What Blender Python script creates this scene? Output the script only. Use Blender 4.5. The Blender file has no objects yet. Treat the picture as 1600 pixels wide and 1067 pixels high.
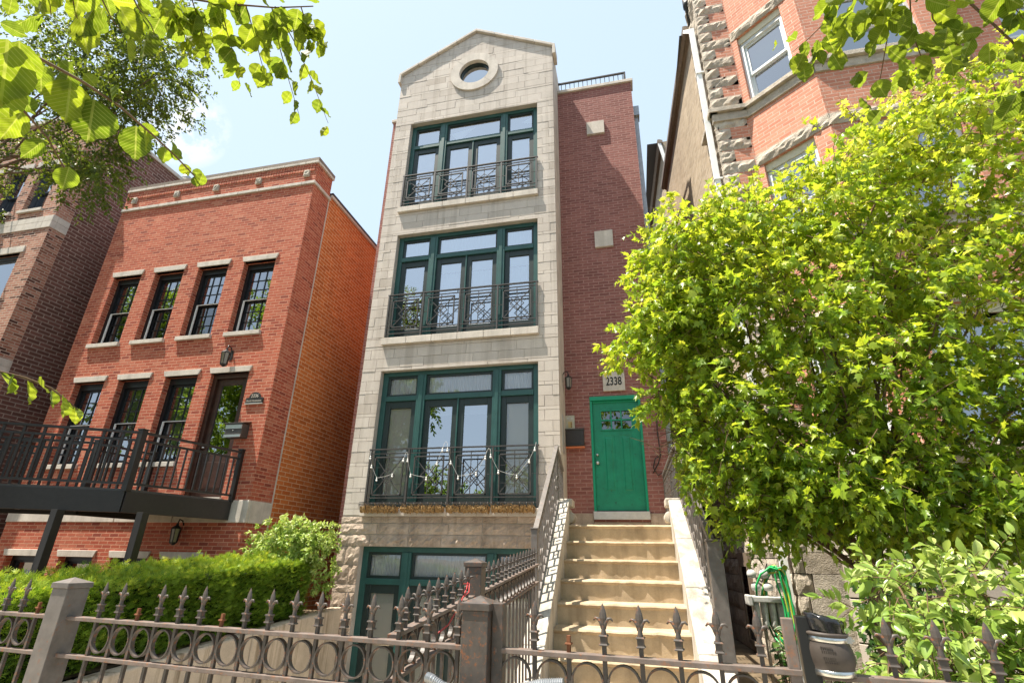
import bpy, math, random
import numpy as np
from mathutils import Vector, Matrix
random.seed(7); RNG = np.random.default_rng(7)
H = 1.43                                   # eye height above the pavement; geometry below is written relative to eye level
S = bpy.context.scene
COL = S.collection
rad = math.radians
ORG = {}                                   # world origin of every object made here

# ------------------------------------------------------------------ materials
def lin(c):
    return tuple((x/12.92 if x <= .04045 else ((x+.055)/1.055)**2.4) for x in c)
class NT:
    def __init__(s, name):
        s.m = bpy.data.materials.new(name); s.m.use_nodes = True
        s.t = s.m.node_tree; s.n = s.t.nodes; s.n.clear()
        s.out = s.n.new('ShaderNodeOutputMaterial')
    def N(s, kind, **kw):
        n = s.n.new('ShaderNode'+kind)
        for k, v in kw.items():
            if k.startswith('i_'):
                key = k[2:]
                key = int(key) if key.isdigit() else key.replace('_', ' ')
                n.inputs[key].default_value = v
            else: setattr(n, k, v)
        return n
    def L(s, a, b): s.t.links.new(a, b)
    def bsdf(s, rough=.8, spec=.3, metal=0., color=None):
        b = s.N('BsdfPrincipled'); b.inputs['Roughness'].default_value = rough
        b.inputs['Specular IOR Level'].default_value = spec; b.inputs['Metallic'].default_value = metal
        if color is not None: b.inputs['Base Color'].default_value = (*color, 1)
        s.L(b.outputs[0], s.out.inputs[0]); return b
    def ramp(s, fac, stops, interp='LINEAR'):
        r = s.N('ValToRGB'); r.color_ramp.interpolation = interp
        e = r.color_ramp.elements
        while len(e) < len(stops): e.new(.5)
        for el, (p, c) in zip(e, stops): el.position = p; el.color = (*c, 1) if len(c) == 3 else c
        s.L(fac, r.inputs[0]); return r.outputs[0]
    def noise(s, scale, detail=4, rough=.55, vec=None, dist=0.):
        n = s.N('TexNoise'); n.inputs['Scale'].default_value = scale; n.inputs['Detail'].default_value = detail
        n.inputs['Roughness'].default_value = rough; n.inputs['Distortion'].default_value = dist
        if vec is not None: s.L(vec, n.inputs['Vector'])
        return n.outputs['Fac']
    def mix(s, fac, a, b, mode='MIX'):
        m = s.N('Mix', data_type='RGBA', blend_type=mode)
        for sock, v in ((m.inputs[0], fac), (m.inputs[6], a), (m.inputs[7], b)):
            if isinstance(v, (int, float)): sock.default_value = v
            elif isinstance(v, tuple): sock.default_value = (*v, 1)
            else: s.L(v, sock)
        return m.outputs[2]
    def math(s, op, a, b=0.):
        m = s.N('Math', operation=op)
        for sock, v in zip(m.inputs, (a, b)):
            if isinstance(v, (int, float)): sock.default_value = v
            else: s.L(v, sock)
        return m.outputs[0]
    def bump(s, h, dist, strength, b):
        n = s.N('Bump'); n.inputs['Distance'].default_value = dist; n.inputs['Strength'].default_value = strength
        s.L(h, n.inputs['Height']); s.L(n.outputs[0], b.inputs['Normal'])
    def obj(s): return s.N('TexCoord').outputs['Object']
    def uv(s): return s.N('TexCoord').outputs['UV']

def m_brick(name, cols, mortar, row=.0705, bw=.215, msize=.010, bump=.9, dirt=.5, wash=None):
    t = NT(name); b = t.bsdf(.88, .22); uv = t.uv()
    br = t.N('TexBrick', offset=.5); t.L(uv, br.inputs['Vector'])
    for k, v in dict(Scale=1., Mortar_Size=msize, Mortar_Smooth=.15, Bias=0., Brick_Width=bw, Row_Height=row).items():
        br.inputs[k.replace('_', ' ')].default_value = v
    br.inputs['Color1'].default_value = (0, 0, 0, 1); br.inputs['Color2'].default_value = (1, 1, 1, 1); br.inputs['Mortar'].default_value = (.5, .5, .5, 1)
    n = len(cols)
    c = t.ramp(br.outputs['Color'], [(i/(n-1), c) for i, c in enumerate(cols)])
    big = t.noise(.55, 5, .6, uv); fine = t.noise(45, 3, .6, uv)
    c = t.mix(dirt, c, t.ramp(big, [(.3, (.62, .6, .6)), (.7, (1.12, 1.1, 1.08))]), 'MULTIPLY')
    c = t.mix(.45, c, t.ramp(fine, [(.25, (.6, .6, .6)), (.75, (1.25, 1.25, 1.25))]), 'MULTIPLY')
    mo = t.mix(.6, mortar, t.ramp(t.noise(9, 3, .6, uv), [(.3, (.55, .55, .55)), (.7, (1.3, 1.3, 1.3))]), 'MULTIPLY')
    c = t.mix(br.outputs['Fac'], c, mo)
    # soft vertical weather streaks
    mp = t.N('Mapping'); mp.inputs['Scale'].default_value = (2.2, .22, 1); t.L(uv, mp.inputs[0])
    st = t.noise(1., 4, .6, mp.outputs[0])
    c = t.mix(.35, c, t.ramp(st, [(.35, (.78, .78, .78)), (.62, (1.06, 1.06, 1.06))]), 'MULTIPLY')
    t.L(c, b.inputs['Base Color'])
    h = t.math('ADD', t.math('SUBTRACT', 1., br.outputs['Fac']), t.math('MULTIPLY', fine, .35))
    h = t.math('ADD', h, t.math('MULTIPLY', br.outputs['Color'], .9))
    t.bump(h, .006, bump, b)
    return t.m

def m_stone(name, base, var=.25, scale=3., bump=.4, bdist=.006, rough=.85, tint=True, streak=0., fine=60):
    t = NT(name); b = t.bsdf(rough, .25); o = t.obj()
    n1 = t.noise(scale, 6, .6, o); n2 = t.noise(fine, 4, .65, o)
    c = t.mix(1., base, t.ramp(n1, [(.25, (1-var,)*3), (.75, (1+var*.6,)*3)]), 'MULTIPLY')
    c = t.mix(.4, c, t.ramp(n2, [(.25, (.7, .7, .7)), (.75, (1.2, 1.2, 1.2))]), 'MULTIPLY')
    if tint:
        a = t.N('Attribute', attribute_name='tint')
        c = t.mix(1., c, t.ramp(a.outputs['Fac'], [(0., (.74, .70, .66)), (.5, (1, 1, 1)), (1., (1.2, 1.2, 1.2))]), 'MULTIPLY')
    if streak:
        mp = t.N('Mapping'); mp.inputs['Scale'].default_value = (6.5, 6.5, .22); t.L(o, mp.inputs[0])
        st = t.noise(1., 4, .6, mp.outputs[0])
        c = t.mix(streak, c, t.ramp(st, [(.36, (.26, .21, .14)), (.50, (1, 1, 1))]), 'MULTIPLY')
    t.L(c, b.inputs['Base Color'])
    t.bump(t.math('ADD', t.math('MULTIPLY', n1, 1.), t.math('MULTIPLY', n2, .5)), bdist, bump, b)
    return t.m

def m_paint(name, col, rough=.45, spec=.4, rust=0., chip=(.20, .075, .03), metal=0., var=.25, scale=14, bump=.15):
    t = NT(name); b = t.bsdf(rough, spec, metal); o = t.obj()
    n = t.noise(scale, 5, .65, o)
    c = t.mix(1., col, t.ramp(n, [(.25, (1-var,)*3), (.75, (1+var,)*3)]), 'MULTIPLY')
    if rust:
        r = t.noise(scale*2.3, 6, .7, o)
        c = t.mix(t.ramp(r, [(.60-rust*.2, (0, 0, 0)), (.72-rust*.2, (1, 1, 1))]), c, chip)
    t.L(c, b.inputs['Base Color']); t.bump(n, .002, bump, b)
    return t.m

def m_leaf(name, cols, trans, tw=.4, rough=.42, spec=.35, veins=False):
    t = NT(name)
    a = t.N('Attribute', attribute_name='tint')
    n = len(cols); c = t.ramp(a.outputs['Fac'], [(i/(n-1), x) for i, x in enumerate(cols)])
    tc = t.mix(1., c, trans, 'MULTIPLY')
    b = t.N('BsdfPrincipled'); b.inputs['Roughness'].default_value = rough; b.inputs['Specular IOR Level'].default_value = spec
    tr = t.N('BsdfTranslucent')
    if veins:
        uv = t.uv(); sp = t.N('SeparateXYZ'); t.L(uv, sp.inputs[0])
        u = t.math('ABSOLUTE', sp.outputs[0]); v = sp.outputs[1]
        w = t.math('SINE', t.math('MULTIPLY', t.math('SUBTRACT', v, t.math('MULTIPLY', u, .75)), 68.))
        vein = t.math('GREATER_THAN', w, .90)
        mid = t.math('LESS_THAN', u, .022)
        vm = t.math('MAXIMUM', vein, mid)
        c = t.mix(t.math('MULTIPLY', vm, .45), c, (.30, .36, .08))
        tc = t.mix(t.math('MULTIPLY', vm, .45), tc, (.75, .75, .18))
        bl = t.noise(9, 3, .6, uv)
        tc = t.mix(.5, tc, t.ramp(bl, [(.3, (.6, .65, .6)), (.7, (1.15, 1.1, 1.1))]), 'MULTIPLY')
        bp = t.N('Bump'); bp.inputs['Distance'].default_value = .003; bp.inputs['Strength'].default_value = .10
        t.L(w, bp.inputs['Height']); t.L(bp.outputs[0], b.inputs['Normal'])
    t.L(c, b.inputs['Base Color']); t.L(tc, tr.inputs[0])
    mx = t.N('MixShader'); mx.inputs[0].default_value = tw
    t.L(b.outputs[0], mx.inputs[1]); t.L(tr.outputs[0], mx.inputs[2]); t.L(mx.outputs[0], t.out.inputs[0])
    return t.m

def m_glass(name, refl=.12, tint=(.8, .86, .86), rough=.0):
    t = NT(name)
    g = t.N('BsdfGlossy'); g.inputs['Roughness'].default_value = rough; g.inputs['Color'].default_value = (.92, .95, 1, 1)
    tr = t.N('BsdfTransparent'); tr.inputs[0].default_value = (*tint, 1)
    fr = t.N('Fresnel'); fr.inputs[0].default_value = 1.5
    f = t.math('ADD', t.math('MULTIPLY', fr.outputs[0], 1.15), refl)
    o = t.obj(); nz = t.noise(1.3, 2, .5, o)
    bp = t.N('Bump'); bp.inputs['Distance'].default_value = .01; bp.inputs['Strength'].default_value = .12
    t.L(nz, bp.inputs['Height']); t.L(bp.outputs[0], g.inputs['Normal'])
    mx = t.N('MixShader'); t.L(f, mx.inputs[0]); t.L(tr.outputs[0], mx.inputs[1]); t.L(g.outputs[0], mx.inputs[2])
    t.L(mx.outputs[0], t.out.inputs[0]); return t.m

def m_cloth(name, col, tw=.35):
    t = NT(name); d = t.N('BsdfDiffuse'); d.inputs[0].default_value = (*col, 1)
    tr = t.N('BsdfTranslucent'); tr.inputs[0].default_value = (*col, 1)
    mx = t.N('MixShader'); mx.inputs[0].default_value = tw
    t.L(d.outputs[0], mx.inputs[1]); t.L(tr.outputs[0], mx.inputs[2]); t.L(mx.outputs[0], t.out.inputs[0]); return t.m

def m_plain(name, col, rough=.6, spec=.3, metal=0.):
    t = NT(name); t.bsdf(rough, spec, metal, col); return t.m

M = dict(
 brick_main=m_brick('brick_mauve', [(.23,.094,.083),(.30,.122,.106),(.345,.15,.13),(.26,.105,.092)], (.37,.21,.18), row=.0705),
 brick_red=m_brick('brick_red', [(.27,.065,.045),(.42,.095,.055),(.48,.125,.07),(.51,.145,.085),(.45,.105,.06),(.58,.21,.13)], (.58,.29,.19), row=.0705, bump=1., msize=.008),
 brick_orange=m_brick('brick_orange_side', [(.54,.14,.034),(.65,.18,.044),(.72,.22,.06),(.58,.15,.038)], (.78,.50,.28), row=.092, bw=.285, msize=.008),
 brick_brown=m_brick('brick_brown', [(.13,.058,.046),(.17,.078,.060),(.21,.095,.075),(.15,.066,.052)], (.36,.26,.21), row=.10, bw=.30, msize=.012),
 brick_mixed=m_brick('brick_mixed', [(.08,.035,.028),(.30,.12,.075),(.46,.21,.14),(.52,.27,.19),(.38,.15,.10)], (.50,.38,.30), row=.0705, bump=1.),
 brick_pink=m_brick('brick_salmon', [(.50,.20,.13),(.57,.245,.16),(.62,.28,.19),(.53,.215,.14)], (.60,.40,.31), row=.0735, msize=.008),
 brick_buff=m_brick('brick_buff', [(.36,.28,.19),(.44,.35,.24),(.50,.41,.30),(.32,.25,.17)], (.42,.36,.28), row=.072, bump=1., dirt=.8),
 stone=m_stone('limestone_block', (.56,.50,.44), .12, 2.2, .35, streak=.22),
 mortar=m_stone('mortar', (.46,.42,.37), .2, 5, .3, tint=False),
 rock=m_stone('rock_face_stone', (.49,.39,.31), .38, 5, .9, .03, streak=.25),
 rockgrey=m_stone('grey_rock_face_stone', (.50,.44,.36), .35, 6, 1., .03),
 lime=m_stone('dressed_limestone', (.61,.55,.48), .25, 3, .3, tint=False, streak=.18),
 concrete=m_stone('step_concrete', (.47,.37,.25), .30, 5, .6, .006, tint=False, fine=90, streak=.25),
 white_stone=m_stone('pale_stringer_stone', (.50,.46,.40), .32, 4, .5, .008, tint=False, streak=.4),
 retain=m_stone('stained_concrete', (.56,.46,.35), .25, 3, .4, .006, tint=False, streak=.85),
 pave=m_stone('pavement_concrete', (.52,.46,.37), .2, 1.5, .3, .005, tint=False),
 asphalt=m_stone('asphalt', (.06,.06,.06), .3, 2, .4, .005, tint=False, fine=160),
 soil=m_stone('soil', (.16,.12,.075), .5, 4, .8, .03, tint=False),
 grass=m_stone('lawn', (.08,.12,.03), .5, 8, .8, .03, tint=False),
 iron=m_paint('weathered_iron', (.068,.057,.050), .5, .45, rust=.26, var=.35, scale=25),
 ironrail=m_paint('dusty_iron_rail', (.145,.115,.10), .6, .35, rust=.28, chip=(.23,.11,.06), var=.35, scale=18),
 rust=m_paint('rusty_iron', (.17,.07,.035), .8, .2, rust=.4, chip=(.14,.05,.025)),
 greyiron=m_paint('grey_iron', (.13,.115,.105), .45, .5, rust=.05, var=.3, scale=16),
 blackiron=m_paint('black_iron', (.018,.016,.015), .4, .5, var=.3),
 balcony=m_paint('dark_balcony_iron', (.058,.052,.048), .42, .5, var=.3),
 green=m_paint('dark_green_paint', (.022,.082,.073), .38, .45, var=.2, scale=5),
 darkgreen=m_paint('blackish_green_paint', (.017,.030,.028), .42, .4, var=.2, scale=5),
 door=m_paint('bright_green_door_paint', (.004,.23,.125), .42, .45, rust=.02, chip=(.01,.10,.06), var=.22, scale=6, bump=.25),
 doortrim=m_paint('green_door_frame_paint', (.004,.27,.145), .4, .4, var=.1, scale=4),
 metal=m_plain('brushed_steel', (.62,.62,.60), .3, .5, 1.),
 galv=m_paint('galvanised_metal', (.33,.345,.36), .45, .5, var=.2, metal=.6),
 alum=m_paint('aluminium_sill', (.55,.54,.52), .4, .5, var=.12, metal=.4),
 whitemetal=m_paint('white_metal', (.82,.82,.80), .4, .4, var=.1),
 gutter=m_paint('brown_gutter', (.20,.155,.115), .5, .35, var=.25),
 darksash=m_paint('black_window_frame', (.012,.012,.013), .4, .4, var=.2),
 whitesash=m_paint('white_window_frame', (.62,.66,.66), .45, .4, var=.1),
 cream=m_paint('cream_trim', (.55,.52,.38), .5, .3, var=.1),
 bluesash=m_paint('slate_window_frame', (.055,.065,.08), .4, .4, var=.15),
 wooddoor=m_paint('brown_wood_door', (.05,.020,.012), .35, .45, var=.5, scale=6),
 glass=m_glass('window_glass', .50, (.97,.98,.99)),
 glassclear=m_glass('clear_window_glass', .08, (.97,.98,.98)),
 glassdark=m_glass('dark_window_glass', .30, (.45,.5,.48)),
 mirrorglass=m_glass('coated_glass', .46, (.25,.3,.4)),
 glassscreen=m_glass('screened_glass', .12, (.30,.33,.30)),
 glassblue=m_glass('sky_reflecting_glass', .40, (.6,.66,.7)),
 curtain=m_cloth('white_curtain', (.90,.91,.92)),
 blind=m_cloth('white_blind', (.90,.92,.95)),
 bluesheer=m_cloth('pale_blue_sheer', (.72,.86,.95)),
 beige=m_cloth('beige_blind', (.66,.64,.56), .2),
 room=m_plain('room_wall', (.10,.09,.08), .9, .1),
 roof=m_plain('roof_membrane', (.10,.10,.10), .9, .1),
 bulb=m_plain('clear_bulb', (.85,.85,.82), .12, .6),
 coir=m_stone('coconut_fibre', (.42,.26,.11), .5, 30, 1., .02, tint=False),
 black=m_plain('black_plastic', (.012,.012,.012), .35, .5),
 blackbag=m_paint('black_bin_bag', (.012,.012,.013), .16, .6, var=.3, scale=20, bump=.9),
 rubber=m_paint('dusty_black_rubber', (.062,.050,.042), .55, .35, var=.25, scale=12),
 red=m_plain('red_cable', (.35,.04,.04), .45, .4),
 hose=m_paint('green_hose', (.02,.36,.10), .35, .4, var=.15, scale=40),
 hoseyellow=m_plain('yellow_hose', (.45,.50,.06), .4, .4),
 meter=m_paint('grey_meter_paint', (.46,.46,.44), .5, .35, var=.35),
 panel=m_paint('intercom_panel', (.46,.42,.33), .35, .5, var=.1, metal=.3),
 number=m_plain('black_number', (.012,.012,.012), .5, .3),
 lampglass=m_plain('smoky_lamp_glass', (.22,.19,.14), .2, .6),
 bark=m_stone('bark', (.17,.115,.075), .5, 14, 1., .02, tint=False),
 twig=m_stone('twig_bark', (.14,.09,.05), .4, 20, .6, .004, tint=False),
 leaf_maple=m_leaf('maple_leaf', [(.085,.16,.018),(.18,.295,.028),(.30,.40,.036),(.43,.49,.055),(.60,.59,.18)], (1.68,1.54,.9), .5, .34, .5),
 leaf_elm=m_leaf('elm_leaf', [(.055,.095,.012),(.095,.145,.018),(.15,.20,.022)], (3.3,2.9,1.0), .52, .5, .2, veins=True),
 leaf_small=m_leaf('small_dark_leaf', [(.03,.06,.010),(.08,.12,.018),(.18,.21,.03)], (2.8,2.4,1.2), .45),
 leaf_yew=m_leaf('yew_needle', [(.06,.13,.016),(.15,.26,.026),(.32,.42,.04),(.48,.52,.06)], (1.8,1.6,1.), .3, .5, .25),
 leaf_bush=m_leaf('privet_leaf', [(.10,.19,.035),(.22,.33,.06),(.36,.44,.12),(.52,.57,.25)], (1.5,1.5,1.), .3, .32, .5),
 leaf_shrub=m_leaf('variegated_leaf', [(.12,.22,.03),(.25,.36,.06),(.42,.49,.16),(.58,.61,.32)], (1.5,1.5,1.), .3, .4, .35),
 leaf_ivy=m_leaf('ivy_leaf', [(.02,.06,.012),(.04,.10,.018),(.08,.15,.03)], (1.8,1.8,1.), .25, .4, .4),
 leaf_far=m_leaf('street_tree_leaf', [(.06,.12,.015),(.12,.19,.025),(.20,.27,.035)], (2.6,2.4,1.0), .5),
)

# ------------------------------------------------------------------ mesh builder
class MB:
    def __init__(s): s.v = []; s.f = []; s.t = []; s.sm = []
    def face(s, pts, tint=.5, smooth=False):
        i = len(s.v); s.v += [tuple(p) for p in pts]; s.f.append(tuple(range(i, i+len(pts)))); s.t.append(tint); s.sm.append(smooth)
    def mesh(s, vs, fs, tint=.5, smooth=False):
        i = len(s.v); s.v += [tuple(p) for p in vs]
        for f in fs: s.f.append(tuple(i+k for k in f)); s.t.append(tint); s.sm.append(smooth)
    def box(s, x0, x1, y0, y1, z0, z1, tint=.5):
        v = [(x, y, z) for z in (z0, z1) for y in (y0, y1) for x in (x0, x1)]
        s.mesh(v, [(0,2,3,1), (4,5,7,6), (0,1,5,4), (2,6,7,3), (0,4,6,2), (1,3,7,5)], tint); return s
    def tbox(s, T, u0, u1, w0, w1, d0, d1, tint=.5):
        v = [T(u, w, d) for w in (w0, w1) for d in (d0, d1) for u in (u0, u1)]
        s.mesh(v, [(0,2,3,1), (4,5,7,6), (0,1,5,4), (2,6,7,3), (0,4,6,2), (1,3,7,5)], tint); return s
    def bar(s, a, b, w, h=None, up=(0, 0, 1), tint=.5):
        a, b = Vector(a), Vector(b); h = w if h is None else h
        d = (b-a).normalized(); u = Vector(up)
        if abs(d.dot(u)) > .98: u = Vector((0, 1, 0))
        x = d.cross(u).normalized()*(w/2); y = x.cross(d).normalized()*(h/2)
        v = [p+i*x+j*y for p in (a, b) for j in (-1, 1) for i in (-1, 1)]
        s.mesh(v, [(0,2,3,1), (4,5,7,6), (0,1,5,4), (2,6,7,3), (0,4,6,2), (1,3,7,5)], tint); return s
    def tube(s, pts, r, n=8, cap=True, smooth=True, tint=.5):
        pts = [Vector(p) for p in pts]; rs = r if isinstance(r, (list, tuple)) else [r]*len(pts)
        vs = []; px = None
        for i, p in enumerate(pts):
            d = (pts[min(i+1, len(pts)-1)]-pts[max(i-1, 0)]).normalized()
            if px is None:
                up = Vector((0, 0, 1)) if abs(d.z) < .9 else Vector((0, 1, 0)); px = d.cross(up).normalized()
            else:
                px = (px-d*px.dot(d)); px = px.normalized() if px.length > 1e-6 else d.orthogonal().normalized()
            py = d.cross(px)
            for k in range(n):
                a = 2*math.pi*k/n; vs.append(p+(px*math.cos(a)+py*math.sin(a))*rs[i])
        fs = [(i*n+k, i*n+(k+1) % n, (i+1)*n+(k+1) % n, (i+1)*n+k) for i in range(len(pts)-1) for k in range(n)]
        if cap: fs += [tuple(range(n-1, -1, -1)), tuple((len(pts)-1)*n+k for k in range(n))]
        s.mesh(vs, fs, tint, smooth); return s
    def lathe(s, prof, c=(0, 0, 0), n=16, smooth=True, sx=1., sy=1., tint=.5):
        vs = [(c[0]+r*math.cos(2*math.pi*k/n)*sx, c[1]+r*math.sin(2*math.pi*k/n)*sy, c[2]+z) for r, z in prof for k in range(n)]
        fs = [(i*n+k, i*n+(k+1) % n, (i+1)*n+(k+1) % n, (i+1)*n+k) for i in range(len(prof)-1) for k in range(n)]
        s.mesh(vs, fs, tint, smooth); return s
    def prism(s, poly, y0, y1, tint=.5):        # polygon in (x, z) pushed along y
        n = len(poly)
        v = [(x, y0, z) for x, z in poly]+[(x, y1, z) for x, z in poly]
        s.mesh(v, [tuple(range(n)), tuple(range(2*n-1, n-1, -1))]+[(i, n+i, n+(i+1) % n, (i+1) % n) for i in range(n)], tint); return s
    def ring(s, c, r0, r1, y0, y1, n=40, a0=0., a1=2*math.pi, sz=1.):   # annulus in the xz plane
        full = abs(a1-a0-2*math.pi) < 1e-6
        m = n if full else n+1; vs = []
        for k in range(m):
            a = a0+(a1-a0)*k/n; ca, sa = math.cos(a), math.sin(a)*sz
            vs += [(c[0]+r0*ca, y0, c[1]+r0*sa), (c[0]+r1*ca, y0, c[1]+r1*sa), (c[0]+r1*ca, y1, c[1]+r1*sa), (c[0]+r0*ca, y1, c[1]+r0*sa)]
        fs = []
        for k in range(n):
            i, j = 4*k, 4*((k+1) % m)
            fs += [(i, j, j+1, i+1), (i+1, j+1, j+2, i+2), (i+2, j+2, j+3, i+3), (i+3, j+3, j, i)]
        s.mesh(vs, fs); return s
    def build(s, name, mat, parent=None, origin=None, bevel=0., loc=None):
        me = bpy.data.meshes.new(name)
        o0 = origin if origin is not None else (ORG[parent.name] if parent is not None else (0, 0, 0))
        V = np.array(s.v, dtype=float).reshape(-1, 3)-np.array(o0, dtype=float)
        me.from_pydata(V.tolist(), [], s.f); me.materials.append(mat)
        me.polygons.foreach_set('use_smooth', s.sm)
        at = me.attributes.new('tint', 'FLOAT', 'FACE'); at.data.foreach_set('value', s.t)
        uvl = me.uv_layers.new(name='UVMap'); uv = np.zeros((len(me.loops), 2))
        W = np.array(s.v, dtype=float).reshape(-1, 3)
        for p in me.polygons:
            nx, ny, nz = p.normal
            for li in p.loop_indices:
                x, y, z = W[me.loops[li].vertex_index]
                if abs(nz) > .8: uv[li] = (x, y)
                else:
                    q = math.hypot(nx, ny); uv[li] = (x*(-ny/q)+y*(nx/q), z)
        uvl.data.foreach_set('uv', uv.ravel())
        ob = bpy.data.objects.new(name, me); COL.objects.link(ob)
        if parent is not None: ob.parent = parent
        else: ob.location = o0
        ORG[ob.name] = tuple(o0)
        if bevel:
            md = ob.modifiers.new('bevel', 'BEVEL'); md.width = bevel; md.segments = 2; md.limit_method = 'ANGLE'; md.angle_limit = rad(40)
        return ob
def thing(name, label, cat, loc, group=None):
    o = bpy.data.objects.new(name, None); COL.objects.link(o); o.location = loc; o.empty_display_size = .2
    ORG[o.name] = tuple(loc); return tag(o, label, cat, group)
def tag(o, label, cat, group=None):
    o['label'] = label; o['category'] = cat
    if group: o['group'] = group
    return o
def structure(o): o['kind'] = 'structure'; return o
TY = lambda Y: (lambda u, w, d: (u, Y+d, w))           # wall facing the street (-Y)
def TL(p, q):                                          # wall from p to q in plan, seen with p on the left
    p, q = Vector(p), Vector(q); d = (q-p).normalized(); n = Vector((-d.y, d.x))
    return lambda u, w, dd: (p.x+d.x*u+n.x*dd, p.y+d.y*u+n.y*dd, w)
def wall(mb, T, u0, u1, w0, w1, holes=(), depth=.15):
    us = sorted({u0, u1, *[h for q in holes for h in q[:2] if u0 < h < u1]}); ws = sorted({w0, w1, *[h for q in holes for h in q[2:] if w0 < h < w1]})
    for a, b in zip(us, us[1:]):
        for c, d in zip(ws, ws[1:]):
            mu, mw = (a+b)/2, (c+d)/2
            if any(h[0] < mu < h[1] and h[2] < mw < h[3] for h in holes): continue
            mb.face([T(a, c, 0), T(b, c, 0), T(b, d, 0), T(a, d, 0)])
    for a, b, c, d in holes:
        mb.face([T(a, c, 0), T(a, d, 0), T(a, d, depth), T(a, c, depth)]); mb.face([T(b, d, 0), T(b, c, 0), T(b, c, depth), T(b, d, depth)])
        mb.face([T(a, d, 0), T(b, d, 0), T(b, d, depth), T(a, d, depth)]); mb.face([T(b, c, 0), T(a, c, 0), T(a, c, depth), T(b, c, depth)])
def frame(mb, T, u0, u1, w0, w1, t, d0, d1, tb=None, tt=None):
    tb = t if tb is None else tb; tt = t if tt is None else tt
    mb.tbox(T, u0, u0+t, w0, w1, d0, d1); mb.tbox(T, u1-t, u1, w0, w1, d0, d1)
    mb.tbox(T, u0+t, u1-t, w0, w0+tb, d0, d1); mb.tbox(T, u0+t, u1-t, w1-tt, w1, d0, d1)
def quad(mb, T, u0, u1, w0, w1, d): mb.face([T(u0, w0, d), T(u1, w0, d), T(u1, w1, d), T(u0, w1, d)])
def curtain(mb, T, u0, u1, w0, w1, d, amp=.012, waves=9, n=90, ph=0., sag=0.):
    us = [u0+(u1-u0)*i/n for i in range(n+1)]
    off = [amp*(math.sin(ph+waves*2*math.pi*i/n)+.5*math.sin(ph*2+waves*3.7*math.pi*i/n)) for i in range(n+1)]
    vs = [T(u, w0, d+o) for u, o in zip(us, off)]+[T(u, w1-sag*((i/n))**2, d+o*.7) for i, (u, o) in enumerate(zip(us, off))]
    mb.mesh(vs, [(i, i+1, n+2+i, n+1+i) for i in range(n)], .5, True)
def rock(mb, T, u0, u1, w0, w1, bulge=.035, base=0., step=.05):   # one hand-cut block with a broken face
    g = .006; u0 += g; u1 -= g; w0 += g; w1 -= g
    nu = max(4, int((u1-u0)/step)); nw = max(4, int((w1-w0)/step)); vs = []
    px, pw = random.random()*9, random.random()*9
    for j in range(nw+1):
        for i in range(nu+1):
            e = min(i, nu-i, j, nw-j); k = 0 if e == 0 else (.65 if e == 1 else 1.)
            b = k*bulge*(.55+.45*math.sin(px+i*1.3)*math.cos(pw+j*1.7)+random.uniform(-.45, .45))
            vs.append(T(u0+(u1-u0)*i/nu, w0+(w1-w0)*j/nw, -base-max(b, 0)))
    t = random.uniform(.2, .8)
    mb.mesh(vs, [(j*(nu+1)+i, j*(nu+1)+i+1, (j+1)*(nu+1)+i+1, (j+1)*(nu+1)+i) for j in range(nw) for i in range(nu)], t)
    # sides back to the wall
    for a, b in (((u0, w0), (u0, w1)), ((u1, w1), (u1, w0)), ((u0, w1), (u1, w1)), ((u1, w0), (u0, w0))):
        mb.face([T(a[0], a[1], -base), T(b[0], b[1], -base), T(b[0], b[1], .03), T(a[0], a[1], .03)], t)
def clip(poly, a, b, c):                               # keep a*x+b*z <= c
    out = []
    for i in range(len(poly)):
        p, q = poly[i], poly[(i+1) % len(poly)]
        fp, fq = a*p[0]+b*p[1]-c, a*q[0]+b*q[1]-c
        if fp <= 0: out.append(p)
        if fp*fq < 0:
            t = fp/(fp-fq); out.append((p[0]+t*(q[0]-p[0]), p[1]+t*(q[1]-p[1])))
    return out
def text(body, size, T, u, w, d, mat, parent, name, sx=1., extrude=.004, bold=0.):
    c = bpy.data.curves.new('t', 'FONT'); c.body = body; c.size = size; c.align_x = 'CENTER'; c.extrude = extrude; c.offset = bold
    o = bpy.data.objects.new('t', c); COL.objects.link(o)
    bpy.context.view_layer.update()
    me = bpy.data.meshes.new_from_object(o.evaluated_get(bpy.context.evaluated_depsgraph_get()))
    bpy.data.objects.remove(o); bpy.data.curves.remove(c)
    mb = MB(); mb.mesh([T(u+v.co.x*sx, w+v.co.y, d-v.co.z) for v in me.vertices], [tuple(p.vertices) for p in me.polygons])
    bpy.data.meshes.remove(me)
    return mb.build(name, mat, parent)

# ------------------------------------------------------------------ leaves
def shape_elm():
    L = [(0, 0), (.20, .08), (.37, .24), (.44, .42), (.42, .60), (.31, .77), (.12, .91), (0, 1.06)]
    vs = []; fs = []
    def teeth(side):
        o = []
        for (a, b), (c, d) in zip(L, L[1:]):
            for k in range(3):
                t = k/3; j = .018 if k == 1 else 0.
                o.append((side*(a+(c-a)*t+j), b+(d-b)*t+j*.6))
        o.append((0, 1.06)); return o
    for side in (1, -1):
        o = teeth(side); mid = [(0, .02+1.02*(i/(len(o)-1))) for i in range(len(o))]
        b = len(vs); n = len(o)
        for (x, y), (mx, my) in zip(o, mid):
            vs += [(mx, my, -.05*math.sin(my*3)+.0), (x, y, abs(x)*.35-.12*y*y+.03*math.sin(y*20))]
        for i in range(n-1):
            q = (b+2*i, b+2*i+1, b+2*i+3, b+2*i+2); fs.append(q if side > 0 else q[::-1])
    return np.array(vs), fs
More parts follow.
